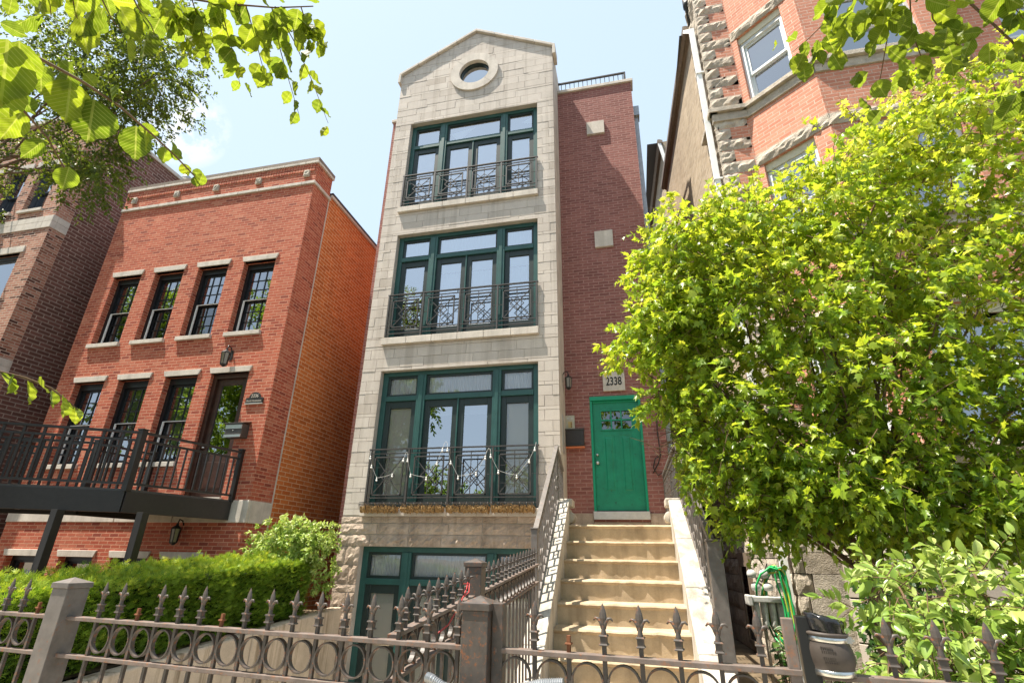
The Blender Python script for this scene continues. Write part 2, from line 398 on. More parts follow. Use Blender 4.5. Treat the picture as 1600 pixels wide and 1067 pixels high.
def shape_maple(fold=0., curl=1., nar=1.):
    o = []
    tips = [(-.12, .02), (-.30, .10), (-.46, .28), (-.30, .33), (-.52, .62), (-.36, .60), (-.22, .56), (-.12, .80), (0, 1.08)]
    left = tips; right = [(-x, y) for x, y in tips[:-1]][::-1]
    o = [(0, 0)]+left+right
    vs = [(0, .38, .0)]+[(x*nar, y, -.10*curl*y*y-.25*curl*abs(x)*abs(x)+(.06+fold)*abs(x)) for x, y in o]
    n = len(o); return np.array(vs), [(0, 1+i, 1+(i+1) % n) for i in range(n)]
def shape_oval():
    ys = [0, .22, .5, .78, 1.]; w = [0.02, .20, .25, .16, 0.]
    vs = []
    for y, x in zip(ys, w): vs += [(-x, y, x*.5-.18*y*y), (0, y, -.18*y*y), (x, y, x*.5-.18*y*y)]
    fs = []
    for i in range(4):
        a = 3*i; fs += [(a, a+1, a+4, a+3), (a+1, a+2, a+5, a+4)]
    return np.array(vs), fs
def shape_small():
    return np.array([(0, 0, 0), (.26, .45, .08), (0, 1, -.1), (-.26, .45, .08)]), [(0, 1, 2), (0, 2, 3)]
def shape_needle():
    vs = []; fs = []
    for k in range(5):
        a = (k-2)*.5; c, s_ = math.cos(a), math.sin(a); b = len(vs)
        vs += [(-.06*c, .06*s_, 0), (.06*c, -.06*s_, 0), (s_*.9+.05, c, .12*(k % 2)), (s_*.9-.05, c, .12*(k % 2))]
        fs.append((b, b+1, b+2, b+3))
    return np.array(vs), fs
SHAPES = dict(elm=shape_elm(), maple=shape_maple(), maplefold=shape_maple(.55, 1.5, .75), maplecurl=shape_maple(-.25, 4., .9), oval=shape_oval(), small=shape_small(), needle=shape_needle())
def leaves(name, shape, P, D, Nn, size, mat, parent, tint=None):
    P = np.asarray(P, float); D = np.asarray(D, float); Nn = np.asarray(Nn, float); n = len(P)
    D = D/np.maximum(np.linalg.norm(D, axis=1, keepdims=True), 1e-6)
    X = np.cross(D, Nn); X /= np.maximum(np.linalg.norm(X, axis=1, keepdims=True), 1e-6); Z = np.cross(X, D)
    sv, sf = SHAPES[shape]; k = len(sv)
    size = np.broadcast_to(np.asarray(size, float), (n,))
    wid = RNG.uniform(.72, 1.18, n)
    V = P[:, None, :]+size[:, None, None]*((sv[None, :, 0]*wid[:, None])[..., None]*X[:, None, :]+sv[None, :, 1, None]*D[:, None, :]+sv[None, :, 2, None]*Z[:, None, :])
    V = V.reshape(-1, 3)-np.array(ORG[parent.name])
    F = [tuple(i*k+j for j in f) for i in range(n) for f in sf]
    me = bpy.data.meshes.new(name); me.from_pydata(V.tolist(), [], F); me.materials.append(mat)
    ti = RNG.random(n) if tint is None else np.asarray(tint)
    at = me.attributes.new('tint', 'FLOAT', 'FACE'); at.data.foreach_set('value', np.repeat(np.clip(ti, 0, 1), len(sf)))
    uvl = me.uv_layers.new(name='UVMap'); idx = np.zeros(len(me.loops), dtype=np.int32); me.loops.foreach_get('vertex_index', idx)
    uvl.data.foreach_set('uv', sv[idx % k][:, :2].ravel())
    me.polygons.foreach_set('use_smooth', [True]*len(me.polygons))
    ob = bpy.data.objects.new(name, me); COL.objects.link(ob); ob.parent = parent; ORG[ob.name] = ORG[parent.name]
    return ob
def unit(n):
    v = RNG.normal(size=(n, 3)); return v/np.linalg.norm(v, axis=1, keepdims=True)
def sprays(clumps, per, twig=.3, nleaf=10, droop=.35, flat=.5, up=.75, shell=.35):
    """leafy twigs spread through ellipsoids: returns positions, tip directions, normals and a light/dark value per leaf"""
    P = []; D = []; Nn = []; Tn = []; tw = []
    for (c, r), m in zip(clumps, per):
        c = np.array(c); r = np.array(r)
        for _ in range(m):
            d = unit(1)[0]; rr = shell+(1-shell)*RNG.random()**.6
            p0 = c+d*r*(rr if RNG.random() > .12 else RNG.uniform(1., 1.28))
            out = d*np.array([1, 1, .6])+RNG.normal(size=3)*.5; out[2] -= droop*RNG.random(); out /= np.linalg.norm(out)
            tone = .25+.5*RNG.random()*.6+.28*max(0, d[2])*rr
            L = twig*RNG.uniform(.6, 1.2); tw.append((p0-out*L*.3, p0+out*L))
            for q in range(nleaf):
                t = (q+.5)/nleaf; p = p0+out*L*t+np.array([0, 0, -droop*L*.5*t*t])
                side = RNG.normal(size=3); side -= out*side.dot(out); side /= max(np.linalg.norm(side), 1e-6)
                di = out*.5+side*.8+np.array([0, 0, -droop*.8])
                nn = np.array([0, 0, up])+RNG.normal(size=3)*flat
                P.append(p+side*.02*L); D.append(di); Nn.append(nn); Tn.append(tone+RNG.normal()*.13)
    return P, D, Nn, Tn, tw

# ================================================================== SETTING
GZ = -H                                                # pavement level seen from the eye
g = MB()
CX0, CX1, CY0, CY1 = -5.05, -1.05, 3.0, 9.2            # sunken court is an opening in the yard sheet
xs = [-90, -25, CX0, CX1, 25, 90]; ys = [1.9, CY0, CY1, 60, 140]
for a, b in zip(xs, xs[1:]):
    for c, d in zip(ys, ys[1:]):
        if a == CX0 and c == CY0: continue
        g.face([(a, c, GZ), (b, c, GZ), (b, d, GZ), (a, d, GZ)])
g.face([(-90, -140, GZ-.15), (90, -140, GZ-.15), (90, -14, GZ-.15), (-90, -14, GZ-.15)])
structure(g.build('ground', M['soil']))
structure(MB().box(-90, 90, -.6, 1.9, GZ-.2, GZ+.004).build('pavement', M['pave']))
structure(MB().box(-90, 90, -2.6, -.6, GZ-.2, GZ-.004).build('grass_verge', M['grass']))
structure(MB().box(-90, 90, -2.8, -2.6, GZ-.3, GZ).build('kerb', M['pave']))
structure(MB().box(-90, 90, -14, -2.8, GZ-.3, GZ-.14).build('road', M['asphalt']))
mb = MB(); CF = -2.75
mb.face([(CX0, CY0, CF), (CX1, CY0, CF), (CX1, CY1, CF), (CX0, CY1, CF)])
structure(mb.build('court_floor', M['pave']))
mb = MB(); mb.face([(CX0, CY0, CF), (CX0, CY0, GZ), (CX1, CY0, GZ), (CX1, CY0, CF)]); structure(mb.build('court_wall', M['pave']))
# raised front garden of the red house behind its retaining wall
mb = MB(); x0, x1 = -13.2, -5.27
mb.face([(x0, 2.35, -1.22), (x1, 2.35, -1.22), (x1, 9.0, -.93), (x0, 9.0, -.93)])
mb.face([(x0, 2.35, GZ), (x1, 2.35, GZ), (x1, 2.35, -1.22), (x0, 2.35, -1.22)])
mb.face([(x1, 9., -.93), (x1, 9., GZ), (-7.3, 9., GZ), (-7.3, 9., -.93)])
structure(mb.build('garden_bed', M['soil']))
rw = MB()
for a, b in ((2.35, 4.6), (4.6, 6.8), (6.8, 9.02)):
    za, zb = -1.135-.06*(4.56-a), -1.135-.06*(4.56-b)
    v = [(-5.27, a, CF), (-5.05, a, CF), (-5.05, b-.012, CF), (-5.27, b-.012, CF), (-5.27, a, za), (-5.05, a, za), (-5.05, b-.012, zb), (-5.27, b-.012, zb)]
    rw.mesh(v, [(3, 2, 1, 0), (4, 5, 6, 7), (0, 1, 5, 4), (1, 2, 6, 5), (2, 3, 7, 6), (3, 0, 4, 7)])
tag(rw.build('retaining_wall', M['retain'], None, (-5.16, 5.6, CF), bevel=.02), 'tan concrete retaining wall streaked with dark stains below the hedge', 'wall')

# ================================================================== THE STONE-FRONTED HOUSE
SY, BY = 9.07, 9.90
house = thing('townhouse', 'tall narrow house with beige stone gabled front, round attic window and mauve brick wing', 'house', (-2.6, 11., GZ))
T = TY(SY)
WX0, WX1 = -4.88, -1.62; BX0, BX1 = -5.31, -1.22
FL = [(.75, 3.44, 2.87, 'F1'), (4.15, 6.74, 6.13, 'F2'), (7.48, 10.10, 9.40, 'F3')]
HOLES = [(WX0, WX1, z0, z1) for z0, z1, _, _ in FL]+[(WX0, WX1, CF, .11)]
OC = (-3.26, 11.52)
# mortar backing, set 12 mm behind the block faces
bk = MB(); TB = TY(SY+.014)
wall(bk, TB, BX0, BX1, CF-.2, 10.6, HOLES, .25)
def ray_hit(a):
    best = 9; c, s_ = math.cos(a), math.sin(a)
    for A, B, Cc in ((-1, 0, -BX0), (1, 0, BX1), (0, -1, -10.6), (-.548, 1, 13.02+.548*3.26), (.548, 1, 13.02-.548*3.26)):
        den = A*c+B*s_
        if den > 1e-6: best = min(best, (Cc-A*OC[0]-B*OC[1])/den)
    return (OC[0]+best*c, OC[1]+best*s_)
angs = sorted([2*math.pi*k/72 for k in range(72)]+[math.atan2(z-OC[1], x-OC[0]) % (2*math.pi) for x, z in ((BX0, 10.6), (BX1, 10.6), (BX0, 11.9), (BX1, 11.9), (-3.26, 13.02))])
for a, b in zip(angs, angs[1:]+[angs[0]+2*math.pi]):
    p, q = ray_hit(a), ray_hit(b)
    i0 = (OC[0]+.42*math.cos(a), OC[1]+.42*math.sin(a)); i1 = (OC[0]+.42*math.cos(b), OC[1]+.42*math.sin(b))
    bk.face([TB(*i0, 0), TB(*p, 0), TB(*q, 0), TB(*i1, 0)])
bk.build('front_backing', M['mortar'], house)
# coursed blocks: two tall courses and a thin one
blk = MB(); rows = []; z = .64; k = 0
while z < 13.1:
    h = (.205, .205, .068)[k % 3]; rows.append((z, z+h, k % 3)); z += h; k += 1
edges = sorted([e for hq in HOLES for e in hq[2:]])
r2 = []
for a, b, kk in rows:
    cuts = [a]+[e for e in edges if a+.02 < e < b-.02]+[b]
    r2 += [(p, q, kk) for p, q in zip(cuts, cuts[1:])]
gap = .007
for ri, (a, b, kk) in enumerate(r2):
    segs = [(BX0, BX1)]; mid = (a+b)/2
    if any(h[2] < mid < h[3] for h in HOLES): segs = [(BX0, WX0), (WX1, BX1)]
    z0, z1 = a-OC[1], b-OC[1]; zm = 0 if z0*z1 < 0 else min(abs(z0), abs(z1))
    if zm < .43:
        hh = math.sqrt(max(.432**2-zm**2, .0004)); segs = [(BX0, OC[0]-hh), (OC[0]+hh, BX1)]
    for s0, s1 in segs:
        narrow = s1-s0 < .6
        if narrow:
            w = s1-s0; c_ = s0+w*((.68 if s0 < -4 else .30) if ri % 2 else (.30 if s0 < -4 else .68)); js = [s0, c_, s1] if kk != 2 or ri % 4 else [s0, s1]
        else:
            L = .80 if kk == 2 else .52; off = (ri*.37+.11*random.random()) % L; js = [s0]; x = s0+off
            while x < s1-.12:
                if x-js[-1] > .12: js.append(x)
                x += L
            js.append(s1)
        for p, q in zip(js, js[1:]):
            poly = [(p+gap/2, a+gap/2), (q-gap/2, a+gap/2), (q-gap/2, b-gap/2), (p+gap/2, b-gap/2)]
            poly = clip(poly, .548, 1, 12.98-.548*3.26); 
            if len(poly) > 2: poly = clip(poly, -.548, 1, 12.98+.548*3.26)
            if len(poly) < 3: continue
            t = min(1, max(0, random.gauss(.5, .09)+(.12 if kk == 2 else 0))); y = SY+random.uniform(-.003, .003)
            blk.prism(poly, y, SY+.03, t)
blk.build('stone_front', M['stone'], house)
# gabled bay body: sides, roof, back
by = MB()
by.face([(BX1, SY+.01, CF), (BX1, 9.95, CF), (BX1, 9.95, 11.9), (BX1, SY+.01, 11.9)])
by.face([(BX0, 9.95, CF), (BX0, SY+.01, CF), (BX0, SY+.01, 11.9), (BX0, 9.95, 11.9)])
for x in (BX0, BX1): by.face([(x, 9.95, 11.1), (x, 13.5, 11.1), (x, 13.5, 11.9), (x, 9.95, 11.9)])
by.face([(BX0, 13.5, 11.1), (BX1, 13.5, 11.1), (BX1, 13.5, 11.9), (-3.26, 13.5, 13.02), (BX0, 13.5, 11.9)])
by.build('bay_side', M['lime'], house)
rf = MB()
rf.face([(BX0, SY+.05, 11.9), (-3.26, SY+.05, 13.02), (-3.26, 13.5, 13.02), (BX0, 13.5, 11.9)]); rf.face([(-3.26, SY+.05, 13.02), (BX1, SY+.05, 11.9), (BX1, 13.5, 11.9), (-3.26, 13.5, 13.02)])
rf.face([(-5.87, 9.95, 11.05), (.65, 9.95, 11.05), (.65, 22, 11.05), (-5.87, 22, 11.05)])
rf.build('roof', M['roof'], house)
cp = MB()
for sx in (-1, 1):
    n = 4
    for i in range(n):
        a, b = i/n, (i+1)/n-.004
        xa, xb = -3.26+sx*2.12*a, -3.26+sx*2.12*b; za, zb = 13.02-1.162*a, 13.02-1.162*b
        pts = [(xa, za-.01), (xb, zb-.01), (xb, zb+.075), (xa, za+.075)]
        cp.prism(pts if sx > 0 else pts[::-1], SY-.07, SY+.28)
    x = -3.26+sx*2.12
    cp.box(min(x, x-sx*.075), max(x, x-sx*.075), SY-.075, SY+.30, 11.60, 11.87)
cp.build('gable_coping', M['lime'], house, bevel=.008)
oc = MB()
for k in range(4): oc.ring(OC, .40, .64, SY-.05, SY+.05, 16, rad(45+90*k)+.006, rad(135+90*k)-.006)
ocr = oc.build('round_window', M['lime'], house)
f = MB(); f.ring(OC, .37, .415, SY+.06, SY+.22, 40); f.ring(OC, .41, .44, SY+.0, SY+.25, 40); f.build('window_frame', M['darkgreen'], ocr)
f = MB(); f.mesh([(OC[0]+.38*math.cos(2*math.pi*k/40), SY+.11, OC[1]+.38*math.sin(2*math.pi*k/40)) for k in range(40)], [tuple(range(40))]); f.build('pane', M['mirrorglass'], ocr)
# brick body
bw = MB(); X0, X1 = -5.87, .655; TB = TY(BY)
DX0, DX1 = -.735, .24
wall(bw, TB, BX1-.02, X1, -1.6, 11.17, [(DX0, DX1, .62, 2.92)], .16)
wall(bw, TB, X0, BX0+.02, -2.9, 11.17)
bw.face([(X1, BY, -1.6), (X1, 22, -1.6), (X1, 22, 11.17), (X1, BY, 11.17)]); bw.face([(X0, 22, -2.9), (X0, BY, -2.9), (X0, BY, 11.17), (X0, 22, 11.17)])
bw.face([(X0, 22, -2.9), (X0, 22, 11.17), (X1, 22, 11.17), (X1, 22, -2.9)])
bw.build('brick_wall', M['brick_main'], house)
MB().box(BX1, X1+.05, BY-.05, BY+.30, 11.17, 11.26).build('parapet_coping', M['lime'], house, bevel=.008)
MB().box(X0-.04, BX0, BY-.05, BY+.30, 11.17, 11.26).build('parapet_coping', M['lime'], house, bevel=.008)
b_ = MB().box(-1.20, DX0-.01, BY-.035, BY+.02, .30, .73).box(DX1+.01, .64, BY-.035, BY+.02, .30, .73).box(DX0-.01, DX1+.01, BY-.02, BY+.02, .30, .58)
b_.build('foundation_stone', M['rock'], house, bevel=.01)
for (xa, xb, za, zb) in ((-.51, -.08, 9.61, 10.0), (-.46, -.06, 6.34, 6.76)):
    MB().box(xa, xb, BY-.06, BY+.02, za, zb).build('stone_block', M['lime'], house, bevel=.006)
# rooms seen through the glass
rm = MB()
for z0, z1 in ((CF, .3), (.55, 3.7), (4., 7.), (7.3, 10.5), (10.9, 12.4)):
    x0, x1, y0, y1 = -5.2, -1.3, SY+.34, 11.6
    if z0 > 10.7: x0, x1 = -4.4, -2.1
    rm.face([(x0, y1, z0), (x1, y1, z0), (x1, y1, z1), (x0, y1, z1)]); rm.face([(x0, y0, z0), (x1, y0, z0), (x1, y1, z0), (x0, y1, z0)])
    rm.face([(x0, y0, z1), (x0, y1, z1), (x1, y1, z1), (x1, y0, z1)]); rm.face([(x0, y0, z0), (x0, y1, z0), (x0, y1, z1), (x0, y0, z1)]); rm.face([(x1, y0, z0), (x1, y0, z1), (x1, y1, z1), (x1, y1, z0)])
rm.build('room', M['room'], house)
LEAVES = [(-4.77, -4.105), (-3.925, -3.245), (-3.215, -2.535), (-2.365, -1.73)]; TRANS = [(-4.77, -4.105), (-3.925, -2.535), (-2.365, -1.73)]
def french(zb, zt, ztr, kind):
    fr = MB()
    fr.tbox(T, WX0, -4.77, zb, zt, .13, .24); fr.tbox(T, -1.73, WX1, zb, zt, .13, .24)
    for a, b in ((-4.105, -3.925), (-2.535, -2.365)):
        fr.tbox(T, a, b, zb, zt-.09, .10, .24); fr.tbox(T, a+.05, b-.05, zb, zt-.09, .085, .1)
    fr.tbox(T, -4.77, -1.73, zt-.09, zt, .12, .24)
    for a, b in TRANS: fr.tbox(T, a, b, ztr-.05, ztr+.05, .11, .24)
    fr.tbox(T, -3.245, -3.215, zb, ztr-.05, .12, .24)
    win = fr.build('french_window', M['green'], house, bevel=.006)
    lf = MB()
    for a, b in TRANS: frame(lf, T, a, b, ztr+.05, zt-.09, .045, .155, .20)
    lf.build('transom_sash', M['darkgreen'], win)
    pn = MB()
    for a, b in TRANS: quad(pn, T, a+.04, b-.04, ztr+.09, zt-.13, .185)
    pn.build('transom_pane', M['glassclear' if kind in ('F1', 'B') else 'glass'], win)
    for a, b in LEAVES:
        d = MB(); frame(d, T, a, b, zb+.02, ztr-.05, .105, .15, .20, .24, .14)
        d.build('door_leaf', M['darkgreen'], win, bevel=.005)
        p = MB(); quad(p, T, a+.10, b-.10, zb+.25, ztr-.18, .178); p.build('pane', M['glassblue'] if kind == 'F1' and -4 < a < -3 else M['glassclear'] if kind in ('F1', 'B') else M['glass'], win)
    c = MB(); c2 = None
    if kind in ('F1', 'F2', 'B'):
        for i, (a, b) in enumerate(TRANS): curtain(c, T, a, b, ztr+.04, zt-.02, .222, .010, 11 if b-a < 1 else 22, 140, i*2.1, .10 if kind == 'B' and i == 1 else 0)
    if kind == 'F3':
        for a, b in LEAVES: quad(c, T, a+.06, b-.06, zb, ztr-.13, .19)
        for p3 in ([(-3.85, ztr+.36), (-3.2, ztr+.47), (-3.85+.2, ztr+.08)], [(-2.05, ztr+.36), (-1.76, ztr+.5), (-1.76, ztr+.28)]): c.face([T(x, w, .215) for x, w in p3])  # white triangles painted in as patches of sun in the transoms, not cloth
    if kind == 'F2':
        for i, (a, b) in enumerate(LEAVES):
            if i: curtain(c, T, a+.03, b-.03, zb, ztr-.42, .235, .016, 5, 60, i*1.7)
            if i: quad(c, T, a+.05, b-.05, ztr-.40, ztr-.1, .215)
    if kind == 'F1':
        c2 = MB()
        for i in (0, 3): quad(c2, T, LEAVES[i][0]+.05, LEAVES[i][1]-.05, zb, ztr-.16, .215)
        quad(c, T, -3.85, -2.6, ztr-.33, ztr-.1, .33)
    if kind == 'B':
        c2 = MB()
        for a, b in LEAVES: quad(c2, T, a+.05, b-.05, zb, ztr-.16, .212)
    c.build('curtain', M['blind'] if kind == 'F3' else M['bluesheer'] if kind == 'F2' else M['curtain'], win)
    if c2: c2.build('roller_blind', M['beige'], win)
    return win
for z0, z1, zt_, k in FL: french(z0, z1, zt_, k)
french(CF+.02, .11, -.46, 'B')
# sills
for z0, w0 in ((.75, .62), (4.15, 4.0), (7.48, 7.34)):
    sl = MB(); n = 6
    for i in range(n):
        a = -4.93+(3.34/n)*i; sl.box(a, a+3.34/n-.006, SY-.075, SY+.22, w0, z0)
    sl.build('window_sill', M['lime'], house, bevel=.008)
# balcony railings
def railing(top, bot):
    y = SY-.035
    r = MB(); P = lambda x, z: (x, y, z)
    r.box(-4.90, -1.60, y-.022, y+.022, top-.022, top); r.box(-4.88, -1.62, y-.011, y+.011, top-.10, top-.085)
    for z in (bot+.17, bot+.075): r.box(-4.88, -1.62, y-.011, y+.011, z-.008, z+.008)
    posts = [-4.87, -4.08, -3.265, -2.45, -1.635]
    for i, x in enumerate(posts):
        r.box(x-.017, x+.017, y-.02, y+.02, bot, top)
        if 0 < i < 4: r.box(x-.06, x-.048, y-.01, y+.01, top-.10, top-.02); r.box(x+.048, x+.06, y-.01, y+.01, top-.10, top-.02)
    ro = r.build('balcony_railing', M['balcony'], house)
    for a, b in zip(posts, posts[1:]):
        p = MB(); cx = (a+b)/2; h0, h1 = bot+.21, top-.15; w = .295; cz = (h0+h1)/2
        p.box(cx-w, cx+w, y-.014, y+.014, h1-.022, h1); p.box(cx-w, cx+w, y-.014, y+.014, h0, h0+.022)
        p.box(cx-w, cx-w+.022, y-.014, y+.014, h0, h1); p.box(cx+w-.022, cx+w, y-.014, y+.014, h0, h1)
        p.bar(P(cx-w, h0), P(cx+w, h1), .014); p.bar((cx-w, y+.008, h1), (cx+w, y+.008, h0), .014)
        q = .145
        for s1, s2 in (((-q, 0), (0, q)), ((0, q), (q, 0)), ((q, 0), (0, -q)), ((0, -q), (-q, 0))):
            p.bar((cx+s1[0], y-.004, cz+s1[1]), (cx+s2[0], y-.004, cz+s2[1]), .013)
        p.bar(P(cx, h1+.05), P(cx, h0-.06), .012)
        for dz in (-.25, .25): p.bar(P(cx-w, cz+dz*.62), P(cx-.55*w, cz+dz*.62), .008); p.bar(P(cx+.55*w, cz+dz*.62), P(cx+w, cz+dz*.62), .008)
        for sx in (-1, 1): p.bar(P(cx+sx*w, cz), P(cx+sx*(w+.10), cz), .010)
        p.build('lattice_panel', M['balcony'], ro)
for (z0, _, _, k), tp in zip(FL, (1.84, 5.17, 8.41)): railing(tp, z0+.02)
# rock-faced base below the first sill and on the piers
rb = MB(); rows_b = [(.50, .62, .012), (.31, .50, .028), (.11, .31, .032)]
for i, (a, b, bl) in enumerate(rows_b):
    x = BX0-.02; k = 0
    while x < BX1-.05:
        L = .62+.12*((i+k) % 2); x2 = min(x+L, BX1+.02)
        if BX1+.02-x2 < .2: x2 = BX1+.02
        rock(rb, T, x, x2, a, b, bl); x = x2; k += 1
zz = .11; i = 0
while zz > CF:
    h = .13 if i % 3 == 2 else .31
    for x0, x1, c_ in ((BX0-.02, WX0, .62), (WX1, BX1+.02, .38)):
        if i % 3 == 2: rock(rb, T, x0, x1, zz-h, zz, .012)
        else:
            m = x0+(x1-x0)*(c_ if i % 2 else 1-c_); rock(rb, T, x0, m, zz-h, zz, .028); rock(rb, T, m, x1, zz-h, zz, .028)
    zz -= h; i += 1
rb.build('rock_faced_base', M['rock'], house)
MB().box(BX1-.03, BX1+.005, SY-.01, BY+.01, .3, .62).build('base_return', M['lime'], house)
# entrance door
TD = TY(BY)
fr = MB(); frame(fr, TD, DX0, DX1, .62, 2.92, .045, -.012, .10, .0, .075); fr.tbox(TD, DX0-.0, DX1+.0, 2.84, 2.92, -.03, -.01); fr.tbox(TD, -.69, .195, 2.80, 2.845, .03, .09)
dr = fr.build('entrance_door', M['doortrim'], house, bevel=.004)
sb = MB(); a0, a1, z0, z1 = -.688, .193, .785, 2.80
lt = (-.53, .045, 2.27, 2.64)
wall(sb, TY(BY+.055), a0, a1, z0, z1, [lt], .03)
for c_ in (-.475, -.015):
    xx0, xx1 = c_-.02, c_+.0
for px0, px1 in ((-.52, -.295), (-.195, .03)):
    # raised field with a bevelled moulding
    zq0, zq1 = 1.09, 2.16; y = BY+.055
    v = [(px0, y, zq0), (px1, y, zq0), (px1, y, zq1), (px0, y, zq1)]
    w = [(px0+.022, y+.012, zq0+.022), (px1-.022, y+.012, zq0+.022), (px1-.022, y+.012, zq1-.022), (px0+.022, y+.012, zq1-.022)]
    u = [(px0+.06, y-.012, zq0+.06), (px1-.06, y-.012, zq0+.06), (px1-.06, y-.012, zq1-.06), (px0+.06, y-.012, zq1-.06)]
    sb.mesh([(x, yy-.004, zz_) for x, yy, zz_ in v]+w+u, [(i, (i+1) % 4, 4+(i+1) % 4, 4+i) for i in range(4)]+[(4+i, 4+(i+1) % 4, 8+(i+1) % 4, 8+i) for i in range(4)]+[(8, 9, 10, 11)])
sb.build('door_slab', M['door'], dr)
gl = MB(); frame(gl, TY(BY), lt[0]-.02, lt[1]+.02, lt[2]-.02, lt[3]+.02, .025, .035, .06)
for i in (1, 2): x = lt[0]+(lt[1]-lt[0])*i/3; gl.tbox(TD, x-.013, x+.013, lt[2], lt[3], .04, .07)
gl.tbox(TD, lt[0], lt[1], 2.442, 2.468, .042, .068); gl.build('light_grille', M['door'], dr)
p = MB(); quad(p, TD, lt[0], lt[1], lt[2], lt[3], .075); p.build('pane', M['glassscreen'], dr)
MB().box(DX0-.01, DX1+.01, BY-.07, BY+.12, .62, .76).build('door_sill', M['alum'], dr, bevel=.006)
for z, r in ((1.78, .025), (1.63, .033)):
    k = MB(); k.tube([(-.632, BY+.055, z), (-.632, BY+.02, z), (-.632, BY-.005, z)], [r*1.05, r*.55, r*.55], 14); k.tube([(-.632, BY-.002, z), (-.632, BY-.02, z), (-.632, BY-.035, z), (-.632, BY-.042, z)], [r*.6, r, r*.9, r*.4], 14)
    k.build('door_knob' if z < 1.7 else 'deadbolt', M['metal'], dr)
bk = MB(); bk.face([(DX0, BY+.5, .6), (DX1, BY+.5, .6), (DX1, BY+.5, 2.95), (DX0, BY+.5, 2.95)]); bk.build('hallway', M['room'], dr)
# roof terrace railing, flue, downspout
rr = MB(); y = BY+.18
rr.bar((-1.3, y, 11.74), (.55, y, 11.74), .05, .035); rr.bar((-1.3, y, 11.30), (.55, y, 11.30), .03, .03)
x = -1.25
while x < .54: rr.bar((x, y, 11.28), (x, y, 11.73), .018); x += .115
rr.bar((.53, y, 11.22), (.53, y, 11.76), .045); rr.bar((.53, y, 11.74), (.53, y+3, 11.74), .05, .035)
rr.build('roof_railing', M['balcony'], house)
fl = MB(); fl.lathe([(.0, 11.0), (.13, 11.0), (.13, 11.62), (.0, 11.62)], (0.02, BY+.75, 0.0), 20); fl.build('flue_pipe', M['galv'], house)
fl = MB(); fl.lathe([(.0, 11.62), (.15, 11.62), (.16, 11.72), (.15, 11.82), (.0, 11.86)], (0.02, BY+.75, 0.0), 20); fl.build('flue_cap', M['balcony'], house)
MB().box(-1.12, -.98, BY+.45, BY+.6, 11.1, 11.42).build('roof_vent', M['balcony'], house)
ds = MB(); ds.box(.66, .80, 10.05, 10.3, 10.2, 10.5); ds.bar((.72, 10.15, 10.25), (.72, 10.15, -1.3), .09, .07); ds.build('downspout', M['galv'], house)
cb = MB(); cb.tube([(.53, BY-.02, 2.6), (.50, BY-.03, 2.2), (.52, BY-.04, 1.75), (.47, BY-.05, 1.6), (.36, BY-.04, 1.42)], .010, 6); cb.tube([(.53, BY-.02, 1.75), (.42, BY-.06, 1.68), (.37, BY-.05, 1.52), (.44, BY-.04, 1.38), (.56, BY-.04, 1.45)], .010, 6)
tag(cb.build('black_cable', M['black'], None, (.5, BY-.03, 1.4)), 'loose black cable hanging on the brick right of the green door', 'cable')

# things on the stone house
t = thing('number_plaque', 'square pale stone house number plaque reading 2338 above the green door', 'sign', (-.24, BY-.03, 3.02))
MB().box(-.455, -.025, BY-.045, BY+.01, 3.02, 3.41).build('plaque', M['lime'], t, bevel=.005)
text('2338', .235, TD, -.24, 3.135, -.047, M['number'], t, 'number', .66, .004, .003)
t = thing('intercom_panel', 'small beige metal intercom panel left of the green door', 'intercom', (-1.13, BY-.02, 2.29))
MB().box(-1.225, -1.04, BY-.035, BY+.01, 2.29, 2.56).build('face_plate', M['panel'], t, bevel=.004)
k = MB(); k.box(-1.19, -1.135, BY-.039, BY-.033, 2.48, 2.52); k.box(-1.115, -1.075, BY-.039, BY-.033, 2.48, 2.52); k.box(-1.15, -1.11, BY-.039, BY-.033, 2.535, 2.545); k.build('speaker_grille', M['meter'], t)
k = MB()
for r_ in range(4): k.box(-1.115, -1.095, BY-.040, BY-.034, 2.32+.028*r_, 2.338+.028*r_)
k.build('call_button', M['rust'], t)
MB().box(-1.165, -1.085, BY-.037, BY-.033, 2.31, 2.435).build('name_card', m_plain('amber_card', (.55, .42, .2), .6), t)
t = thing('mailbox', 'wide black wall mailbox under the intercom panel beside the green door', 'mailbox', (-1.04, BY-.05, 1.9))
MB().box(-1.215, -.865, BY-.10, BY+.01, 1.95, 2.265).build('body', m_paint('dark_brown_metal', (.035,.028,.026), .4, .4), t, bevel=.006)
MB().box(-1.225, -.855, BY-.115, BY+.01, 2.255, 2.28).build('lid', M['balcony'], t, bevel=.004)
MB().box(-1.13, -.92, BY-.105, BY-.099, 1.975, 2.005).build('slot', M['black'], t)
MB().box(-1.215, -.855, BY-.10, BY+.01, 1.915, 1.938).build('newspaper_tray', m_plain('orange_tray', (.62, .20, .09), .5), t)
